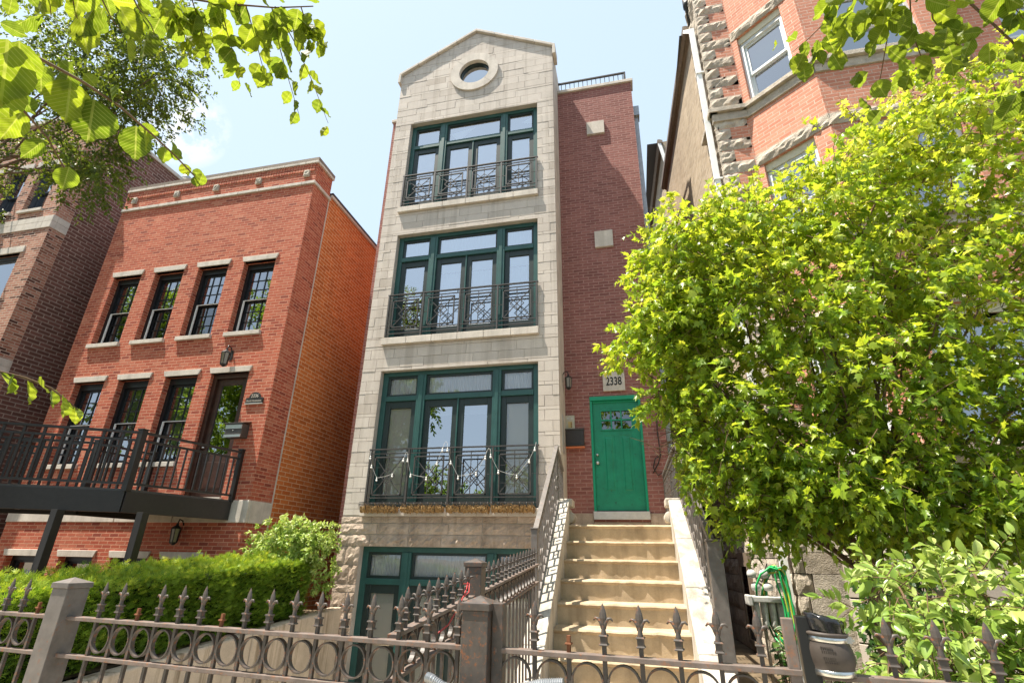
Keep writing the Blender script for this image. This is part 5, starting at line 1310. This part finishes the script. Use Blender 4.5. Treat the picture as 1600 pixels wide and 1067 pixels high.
# weeds at the foot of the pipe
wd = thing('weed', 'green weed sprouting at the foot of the white downspout behind the black post', 'weed', (1.75, 7.6, GZ))
P = []; D = []; Nn = []; st = MB()
for k in range(14):
    b0 = Vector((1.55+RNG.uniform(-.2, .5), 6.9+RNG.uniform(-.3, .3), GZ)); tp = b0+Vector((RNG.normal()*.12, RNG.normal()*.1, RNG.uniform(.5, .85))); st.tube([b0, b0.lerp(tp, .5), tp], [.007, .005, .002], 5)
    for q in range(9): p = b0.lerp(tp, .3+.08*q); P.append(p); D.append((RNG.normal(), RNG.normal(), -.1)); Nn.append((RNG.normal()*.3, -.3, 1))
st.build('stem', M['twig'], wd); leaves('foliage', 'oval', P, D, Nn, RNG.uniform(.08, .14, len(P)), M['leaf_ivy'], wd)
# --- clipped yew hedge along the retaining wall
hg = thing('yew_hedge', 'long clipped dark yew hedge above the stained retaining wall, sunlit at its far end', 'hedge', (-5.8, 5.4, -1.1))
ht = lambda y: -.415+.275*min(1, max(0, (y-3.2)/4.6)); hb = lambda y: -1.2+.05*(y-2.5)
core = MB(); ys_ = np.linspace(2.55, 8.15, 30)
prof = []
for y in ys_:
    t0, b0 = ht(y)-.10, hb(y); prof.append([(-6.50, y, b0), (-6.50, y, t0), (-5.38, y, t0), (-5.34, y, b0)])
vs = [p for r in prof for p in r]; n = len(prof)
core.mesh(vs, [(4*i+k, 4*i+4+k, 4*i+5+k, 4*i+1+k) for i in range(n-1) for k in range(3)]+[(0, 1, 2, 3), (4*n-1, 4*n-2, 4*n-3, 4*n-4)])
core.build('shade_core', m_plain('hedge_shade', (.012,.018,.006), .9, .05), hg)  # solid dark filling, coloured as the shade between the needles
def hedge_pts(n_side, n_top, n_end):
    P = []; D = []; Nn = []; T_ = []
    lump = lambda a, b: .045*math.sin(a*7.3)+.04*math.sin(b*9.1+a*3)+RNG.normal()*.03
    for _ in range(n_side):
        y = 2.5+5.7*RNG.random()**.8; z = hb(y)+(ht(y)-hb(y))*RNG.random(); x = -5.27+lump(y, z)-.06*(z-hb(y))
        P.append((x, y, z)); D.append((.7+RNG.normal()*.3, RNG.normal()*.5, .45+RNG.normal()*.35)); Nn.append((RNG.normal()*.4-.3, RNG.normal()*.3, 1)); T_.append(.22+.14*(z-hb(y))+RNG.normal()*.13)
    for _ in range(n_top):
        y = 2.5+5.7*RNG.random()**.8; x = -6.55+1.3*RNG.random(); z = ht(y)+lump(x, y)
        P.append((x, y, z)); D.append((RNG.normal()*.45, RNG.normal()*.45, .8)); Nn.append((RNG.normal(), RNG.normal(), .3)); T_.append(.55+RNG.normal()*.2)  # top needles tinted lighter: sunlight put into their colour
    for _ in range(n_end):
        x = -6.5+1.25*RNG.random(); e = RNG.random() < .6; y = 8.2 if e else 2.48; z = hb(y)+(ht(y)-hb(y))*RNG.random()
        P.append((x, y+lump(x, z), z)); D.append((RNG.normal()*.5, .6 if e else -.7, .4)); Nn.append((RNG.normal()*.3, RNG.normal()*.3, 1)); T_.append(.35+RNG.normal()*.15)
    return P, D, Nn, T_
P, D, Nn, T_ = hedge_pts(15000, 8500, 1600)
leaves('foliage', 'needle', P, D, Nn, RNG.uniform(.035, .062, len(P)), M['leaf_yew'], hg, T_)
# --- pale shrub at the corner of the red house
sh = thing('garden_shrub', 'rounded pale yellow-green shrub between the hedge and the stone house', 'shrub', (-5.75, 8.35, -.9))
CS = [((-5.75,8.3,.12),(.60,.45,.42),60), ((-5.3,8.3,.10),(.36,.4,.36),36), ((-6.25,8.35,-.05),(.4,.4,.3),30), ((-5.2,8.35,-.35),(.26,.3,.32),18), ((-6.5,8.3,-.25),(.3,.3,.2),14), ((-5.65,8.2,.32),(.42,.35,.22),22)]
P, D, Nn, Tn, tw = sprays([(c, r) for c, r, _ in CS], [int(m*3.2) for _, _, m in CS], .12, 11, .25, .6, .8, .35)
leaves('foliage', 'oval', P, D, Nn, RNG.uniform(.05, .085, len(P)), M['leaf_shrub'], sh, Tn)
s_ = MB()
for i, (c, r, m) in enumerate(CS): limb(s_, (-5.75, 8.3, -1.0), c, .018, .005, .1, 5, 80+i)
s_.build('stem', M['twig'], sh); twigs('twig', tw[::2], .003, M['twig'], sh)
# --- fine-leaved tree in front of the dark brick house
lo = thing('locust_tree', 'dark fine-leaved tree at upper left in front of the dark brick house', 'tree', (-9.4, 3.9, GZ))
KL = .76
CLo = [(tuple(KL*q for q in c), tuple(KL*q for q in r), m) for c, r, m in [((-10.9,5.6,9.9),(1.4,1.2,.9),90), ((-9.6,5.6,9.4),(1.2,1.1,.75),90), ((-8.7,5.6,8.75),(.75,.8,.45),48), ((-10.2,5.6,8.6),(1.1,1.,.55),70), ((-9.2,5.5,7.75),(.8,.8,.40),50), ((-9.6,5.5,6.85),(.55,.6,.40),32), ((-9.15,5.5,6.15),(.42,.45,.32),24), ((-11.9,5.7,8.4),(1.1,1.,.7),40), ((-12.4,5.6,6.9),(.9,.9,.7),12), ((-10.8,5.5,7.2),(.8,.8,.5),14), ((-9.0,5.6,10.2),(1.,.9,.5),44), ((-11.2,5.4,11.2),(1.5,1.2,.8),60), ((-9.7,5.5,6.35),(.3,.3,.25),8)]]
tr = MB(); tr.tube([(-9.4, 3.9, GZ), (-9.45, 3.9, 1), (-9.4, 3.95, 3.), (-9.35, 4.0, 4.6), (-9.2, 4.05, 6.2)], [.15, .12, .10, .08, .05], 10); tr.build('trunk', M['bark'], lo)
lb = MB()
for i, (c, r, m) in enumerate(CLo): limb(lb, (-9.35, 4.0, 4.1+.2*(i % 8)), c, .022, .006, .10, 8, 120+i)
lb.build('branch', M['bark'], lo)
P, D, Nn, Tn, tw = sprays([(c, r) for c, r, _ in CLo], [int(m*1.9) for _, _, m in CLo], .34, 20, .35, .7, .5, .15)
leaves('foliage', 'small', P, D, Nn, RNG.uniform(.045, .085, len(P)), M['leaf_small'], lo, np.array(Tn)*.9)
twigs('twig', tw[::3], .004, M['twig'], lo)
# --- elm overhead: only the drooping ends of its branches reach into the view
el = thing('elm_tree', 'elm with big toothed leaves hanging into the top of the view on drooping twigs', 'tree', (-2.2, -1.3, GZ))
tr = MB(); tr.tube([(-2.2, -1.3, GZ), (-2.2, -1.3, .5), (-2.15, -1.3, 2.2), (-2.05, -1.3, 3.6), (-1.6, -1.8, 5.2)], [.26, .21, .18, .16, .08], 12); tr.build('trunk', M['bark'], el)
A = [(-1.045,0.348,0.781),(-1.019,0.401,0.790),(-0.986,0.443,0.809),(-0.957,0.501,0.809),(-0.933,0.556,0.802),(-0.909,0.620,0.782),(-0.892,0.665,0.764),(-0.873,0.717,0.739)]
A2 = [(-1.035,0.374,0.693),(-1.013,0.420,0.698),(-0.993,0.453,0.706),(-0.986,0.504,0.681),(-0.986,0.545,0.648)]
B_ = [(-1.730,0.895,0.452),(-1.689,0.974,0.445),(-1.655,1.033,0.441),(-1.625,1.086,0.425),(-1.605,1.125,0.399),(-1.590,1.153,0.377)]
C0 = [(-1.497,0.574,1.506),(-1.429,0.675,1.531),(-1.307,0.782,1.588),(-1.200,0.861,1.630),(-1.059,0.943,1.682),(-0.951,0.988,1.720)]
CT = [[(-1.316,0.781,1.581),(-1.310,0.831,1.560),(-1.313,0.883,1.528),(-1.325,0.924,1.493)], [(-1.256,0.823,1.608),(-1.263,0.865,1.580),(-1.272,0.908,1.548),(-1.289,0.949,1.509)],
 [(-1.193,0.865,1.634),(-1.209,0.927,1.587),(-1.219,0.995,1.538),(-1.233,1.048,1.491)], [(-1.133,0.903,1.655),(-1.143,0.971,1.610),(-1.153,1.031,1.565),(-1.159,1.086,1.522)],
 [(-1.068,0.939,1.679),(-1.089,1.031,1.610),(-1.096,1.102,1.557),(-1.101,1.201,1.478)], [(-1.058,0.940,1.684),(-1.042,1.037,1.637),(-1.030,1.143,1.572),(-1.021,1.263,1.484)],
 [(-0.987,0.972,1.709),(-0.989,1.020,1.680),(-0.981,1.060,1.659),(-0.963,1.085,1.654)]]
CN = [[(-1.039,0.491,1.113),(-1.046,0.518,1.094),(-1.049,0.549,1.076),(-1.046,0.573,1.067)], [(-1.001,0.526,1.132),(-1.003,0.557,1.115),(-0.998,0.591,1.102),(-1.000,0.614,1.087)],
 [(-1.089,0.418,1.095),(-1.102,0.449,1.069),(-1.111,0.473,1.049),(-1.123,0.492,1.029)], [(-1.069,0.451,1.102),(-1.080,0.485,1.076),(-1.091,0.509,1.054),(-1.093,0.518,1.047)]]
DT = [[(0.963,1.479,2.043),(0.910,1.589,1.985),(0.824,1.671,1.955),(0.768,1.712,1.941)], [(0.963,1.479,2.043),(0.951,1.594,1.961),(0.901,1.682,1.911),(0.875,1.744,1.866)],
 [(1.065,1.473,1.997),(1.072,1.614,1.880),(1.066,1.728,1.780),(1.056,1.810,1.702)], [(1.155,1.480,1.940),(1.190,1.582,1.836),(1.235,1.620,1.772),(1.271,1.631,1.736)],
 [(1.104,1.485,1.966),(1.138,1.621,1.835),(1.175,1.677,1.760),(1.200,1.726,1.694)], [(1.155,1.480,1.940),(1.082,1.565,1.916),(1.013,1.605,1.921),(0.955,1.618,1.939)],
 [(1.332,1.471,1.831),(1.372,1.513,1.766),(1.408,1.540,1.713)], [(1.462,1.527,1.679),(1.431,1.577,1.660),(1.404,1.623,1.638)], [(1.492,1.669,1.509),(1.441,1.699,1.525),(1.386,1.737,1.533)]]
lb = MB()
limb(lb, (-2.1, -1.25, 3.0), (-1.35, .0, 1.25), .05, .012, .06, 8, 5); limb(lb, (-1.35, .0, 1.25), A[0], .010, .005, .04, 5, 6); limb(lb, (-1.35, 0., 1.25), A2[0], .008, .004, .05, 5, 7)
limb(lb, (-2.1, -1.25, 2.8), (-2.0, .5, .62), .04, .010, .06, 8, 8); limb(lb, (-2.0, .5, .62), B_[0], .008, .004, .04, 5, 9)
limb(lb, (-2.05, -1.3, 3.3), C0[0], .06, .012, .05, 8, 10); limb(lb, C0[0], CN[0][0], .006, .003, .03, 4, 11); limb(lb, C0[0], CN[2][0], .006, .003, .03, 4, 13)
limb(lb, (-2.05, -1.3, 3.5), (1.0, 1.15, 2.75), .08, .02, .05, 10, 14); limb(lb, (1.0, 1.15, 2.75), (1.08, 1.44, 2.1), .014, .007, .03, 4, 15)
for d_ in DT: limb(lb, (1.08, 1.40, 2.15), d_[0], .006, .003, .03, 4, 16)
lb.build('limb', M['bark'], el)
for line, r in [(A, .0035), (A2, .003), (B_, .0045), (C0, .005)]+[(c, .0022) for c in CT+CN]+[(c, .003) for c in DT]:
    tm = MB(); tm.tube(line, [r*(1-.6*i/(len(line)-1)) for i in range(len(line))], 6); tm.build('twig', M['twig'], el)
def hang(line, n, size, spread=.55, droop=.9, jit=.01, grow=.75, rng=RNG):
    P = []; D = []; Nn = []; Sz = []
    line = [np.array(p) for p in line]; m = len(line)-1
    for k in range(n):
        t = (k+.6)/n*m; i = min(int(t), m-1); f = t-i; p = line[i]*(1-f)+line[i+1]*f; ax = line[i+1]-line[i]; ax /= np.linalg.norm(ax)
        side = np.cross(ax, [0, 0, 1.]); side /= max(np.linalg.norm(side), 1e-6); side *= (1 if k % 2 else -1)
        d = ax*.45+side*spread+np.array([0, 0, -droop])+rng.normal(size=3)*.22
        nn = np.array([.1, .25, .9])+rng.normal(size=3)*.42
        P.append(p+rng.normal(size=3)*jit); D.append(d); Nn.append(nn); Sz.append(size*(1-(1-grow)*k/n)*rng.uniform(.8, 1.15))
    return P, D, Nn, Sz
def hung(name, specs):
    P = []; D = []; Nn = []; Sz = []
    for s_ in specs:
        a, b, c, d = hang(*s_); P += a; D += b; Nn += c; Sz += d
    leaves(name, 'elm', P, D, Nn, Sz, M['leaf_elm'], el)
LV = [((-0.927,0.374,0.750),(-0.969,0.420,0.669)), ((-0.956,0.398,0.786),(-0.981,0.444,0.728)), ((-1.023,0.466,0.834),(-1.043,0.496,0.791)), ((-0.968,0.489,0.803),(-0.999,0.522,0.742)), ((-0.956,0.528,0.794),(-0.983,0.570,0.729)), ((-0.959,0.615,0.814),(-0.982,0.649,0.758)), ((-0.992,0.460,0.703),(-1.025,0.465,0.650)), ((-0.990,0.503,0.675),(-1.017,0.503,0.635)), ((-0.933,0.668,0.802),(-0.946,0.684,0.773)), ((-1.019,0.570,0.678),(-1.034,0.587,0.638)), ((-0.961,0.370,0.794),(-0.946,0.401,0.797)), ((-1.002,0.480,0.851),(-0.997,0.503,0.844)), ((-0.986,0.513,0.852),(-0.980,0.537,0.843)), ((-1.024,0.462,0.749),(-1.023,0.491,0.731)), ((-1.183,0.494,1.117),(-1.199,0.520,1.087)), ((-1.151,0.524,1.136),(-1.168,0.550,1.106)), ((-1.150,0.578,1.186),(-1.189,0.595,1.138)), ((-1.112,0.603,1.210),(-1.137,0.628,1.173)), ((-1.193,0.606,1.204),(-1.213,0.627,1.173)), ((-1.102,0.667,1.257),(-1.138,0.682,1.217)), ((-0.952,0.384,0.713),(-0.987,0.424,0.639)), ((-0.961,0.622,0.807),(-0.933,0.647,0.818)), ((-0.930,0.677,0.798),(-0.914,0.699,0.798)), ((-0.920,0.704,0.786),(-0.917,0.726,0.769)), ((-0.911,0.724,0.778),(-0.897,0.742,0.778)), ((-0.909,0.733,0.773),(-0.910,0.749,0.755)), ((-1.086,0.604,1.232),(-1.076,0.632,1.227)), ((-1.130,0.576,1.205),(-1.096,0.607,1.222)), ((-1.107,0.640,1.267),(-1.102,0.667,1.257)), ((-1.078,0.412,0.958),(-1.097,0.424,0.931)), ((-1.060,0.421,0.974),(-1.060,0.442,0.965)), ((-1.127,0.535,1.155),(-1.118,0.560,1.151))]
bs = np.array([a for a, b in LV]); tp = np.array([b for a, b in LV]); nl = len(LV)
leaves('foliage', 'elm', bs, (tp-bs)+RNG.normal(size=(nl, 3))*.004, bs/np.linalg.norm(bs, axis=1, keepdims=True)+np.array([0, 0, .35])+RNG.normal(size=(nl, 3))*.28, np.linalg.norm(tp-bs, axis=1)*.98, M['leaf_elm'], el)
hung('foliage', [(A, 7, .055, .6, .9, .01, .5), (B_, 11, .072, .6, .7, .006, .6)])
hung('foliage', [(c, 3, .075, .5, .8, .016, .9) for c in CN])
hung('foliage', [(C0, 26, .080, .6, .7, .03, .9)]+[(c, 13 if i < 5 else 13, .075, .7, .55, .010, .55) for i, c in enumerate(CT)])
hung('foliage', [(c, 17, .080, .8, .6, .045, .8) for c in DT[:6]]+[(c, 8, .09, .7, .6, .02, .9) for c in DT[6:]])
# crown of the elm, above and behind the viewer
CE = [((-.6,-2.6,5.6),(1.5,1.3,1.2),55), ((1.2,-2.9,6.2),(1.8,1.4,1.3),60), ((.3,-3.4,7.4),(1.5,1.2,1.),40)]
P, D, Nn, Tn, tw = sprays([(c, r) for c, r, _ in CE], [m for _, _, m in CE], .6, 14, .3, .6, .7, .2)
leaves('crown', 'oval', P, D, Nn, RNG.uniform(.14, .24, len(P)), M['leaf_far'], el, Tn)
# --- street trees along the verge behind the viewer: they fill the window reflections
def street_tree(label, x, y, h, r, seed, n=340):
    t = thing('street_tree', label, 'tree', (x, y, GZ), 'street trees along the verge')
    rr = np.random.default_rng(seed); tr = MB(); tr.tube([(x, y, GZ), (x+.05, y, h*.25), (x, y+.1, h*.5), (x+.1, y, h*.8)], [.2, .16, .12, .05], 10)
    cl = []
    for k in range(9):
        a = rr.uniform(0, 6.28); q = rr.uniform(.2, .75)*r; cl.append(((x+q*math.cos(a), y+q*math.sin(a)*.7, h*rr.uniform(.42, .92)), (r*.5, r*.42, h*.13)))
        limb(tr, (x, y, h*rr.uniform(.25, .5)), cl[-1][0], .06, .015, .1, 6, seed*10+k)
    tr.build('trunk', M['bark'], t)
    P, D, Nn, Tn, tw = sprays(cl, [n//9]*9, .6, 16, .3, .7, .7, .2)
    leaves('crown', 'oval', P, D, Nn, rr.uniform(.16, .28, len(P)), M['leaf_far'], t, Tn)
street_tree('broad street tree mirrored in the left panes of the stone house', -10.8, -3.4, 9.5, 2.5, 31)
street_tree('tall street tree mirrored in the windows of the red house', -18.5, -3.2, 14., 4.4, 32, 1100)
street_tree('tall street tree mirrored at the far left of the red house', -26., -4., 15., 5., 33, 1100)
street_tree('round street tree across the road mirrored low in the first floor panes', -15., -17., 6., 4.2, 34, 420)
street_tree('wide street tree across the road mirrored low in the middle panes', -6., -18., 5.6, 4.2, 35, 420)
street_tree('street tree across the road mirrored in the glass of the green door', 4., -17., 9., 4.5, 36, 420)
street_tree('far street tree across the road at the left', -34., -16., 16., 5.5, 37, 420)

# ================================================================== CAMERA, SKY, SUN
cam = bpy.data.cameras.new('camera'); co = bpy.data.objects.new('camera', cam); COL.objects.link(co)
cam.sensor_width = 36.; cam.sensor_fit = 'HORIZONTAL'; cam.lens = 18.003; cam.clip_end = 2000.; cam.clip_start = .02
Xc = Vector((.975, .223, .016)); Yc = Vector((-.0712, .3786, -.9229)); Zc = Vector((-.2117, .8981, .3850))   # right, down, forward in world axes
Zc.normalize(); Xc = (Xc-Zc*Xc.dot(Zc)).normalized(); Yc = Zc.cross(Xc)
co.matrix_world = Matrix((( Xc.x, -Yc.x, -Zc.x, 0), (Xc.y, -Yc.y, -Zc.y, 0), (Xc.z, -Yc.z, -Zc.z, 0), (0, 0, 0, 1)))
S.camera = co
LD = Vector((2.4, 1., -6.3)).normalized()
su = bpy.data.lights.new('sun', 'SUN'); so = bpy.data.objects.new('sun', su); COL.objects.link(so)
su.energy = 12.5; su.angle = rad(.53); su.color = (1., .92, .80)
so.rotation_euler = LD.to_track_quat('-Z', 'Y').to_euler(); so.location = (-6, -4, 16)
w = bpy.data.worlds.new('World'); S.world = w; w.use_nodes = True; nt = w.node_tree; nt.nodes.clear()
out = nt.nodes.new('ShaderNodeOutputWorld'); bg = nt.nodes.new('ShaderNodeBackground'); sk = nt.nodes.new('ShaderNodeTexSky')
sk.sky_type = 'NISHITA'; sk.sun_disc = False; sk.sun_elevation = math.asin(-LD.z); sk.sun_rotation = math.atan2(-LD.x, -LD.y) % (2*math.pi)
sk.air_density = 1.; sk.dust_density = 2.2; sk.ozone_density = 1.
bg.inputs[1].default_value = .15
tc = nt.nodes.new('ShaderNodeTexCoord'); nz = nt.nodes.new('ShaderNodeTexNoise'); nz.inputs['Scale'].default_value = 22.; nz.inputs['Detail'].default_value = 8.; nz.inputs['Roughness'].default_value = .62
nt.links.new(tc.outputs['Generated'], nz.inputs['Vector'])
cd = Vector((-.640, .470, .608)).normalized()
dt = nt.nodes.new('ShaderNodeVectorMath'); dt.operation = 'DOT_PRODUCT'; dt.inputs[1].default_value = cd; nt.links.new(tc.outputs['Generated'], dt.inputs[0])
mr = nt.nodes.new('ShaderNodeMapRange'); mr.inputs[1].default_value = .9976; mr.inputs[2].default_value = .9999; nt.links.new(dt.outputs['Value'], mr.inputs[0])
ml = nt.nodes.new('ShaderNodeMath'); ml.operation = 'MULTIPLY'; nt.links.new(mr.outputs[0], ml.inputs[0])
r2_ = nt.nodes.new('ShaderNodeMapRange'); r2_.inputs[1].default_value = .43; r2_.inputs[2].default_value = .60; nt.links.new(nz.outputs['Fac'], r2_.inputs[0]); nt.links.new(r2_.outputs[0], ml.inputs[1])
hz = nt.nodes.new('ShaderNodeMix'); hz.data_type = 'RGBA'; hz.inputs[0].default_value = .62; hz.inputs[7].default_value = (6.9, 8.5, 9.9, 1); nt.links.new(sk.outputs[0], hz.inputs[6])
mx = nt.nodes.new('ShaderNodeMix'); mx.data_type = 'RGBA'; nt.links.new(ml.outputs[0], mx.inputs[0]); nt.links.new(hz.outputs[2], mx.inputs[6]); mx.inputs[7].default_value = (9., 9., 9., 1)
nt.links.new(mx.outputs[2], bg.inputs[0]); nt.links.new(bg.outputs[0], out.inputs[0])
S.view_settings.view_transform = 'Standard'; S.view_settings.look = 'None'; S.view_settings.exposure = 0.; S.view_settings.gamma = 1.
S.cycles.max_bounces = 8; S.cycles.transparent_max_bounces = 16; S.cycles.diffuse_bounces = 4; S.cycles.use_denoising = True
# stand everything on the ground: pavement at z = 0
for o in list(S.objects):
    if o.parent is None: o.location.z += H
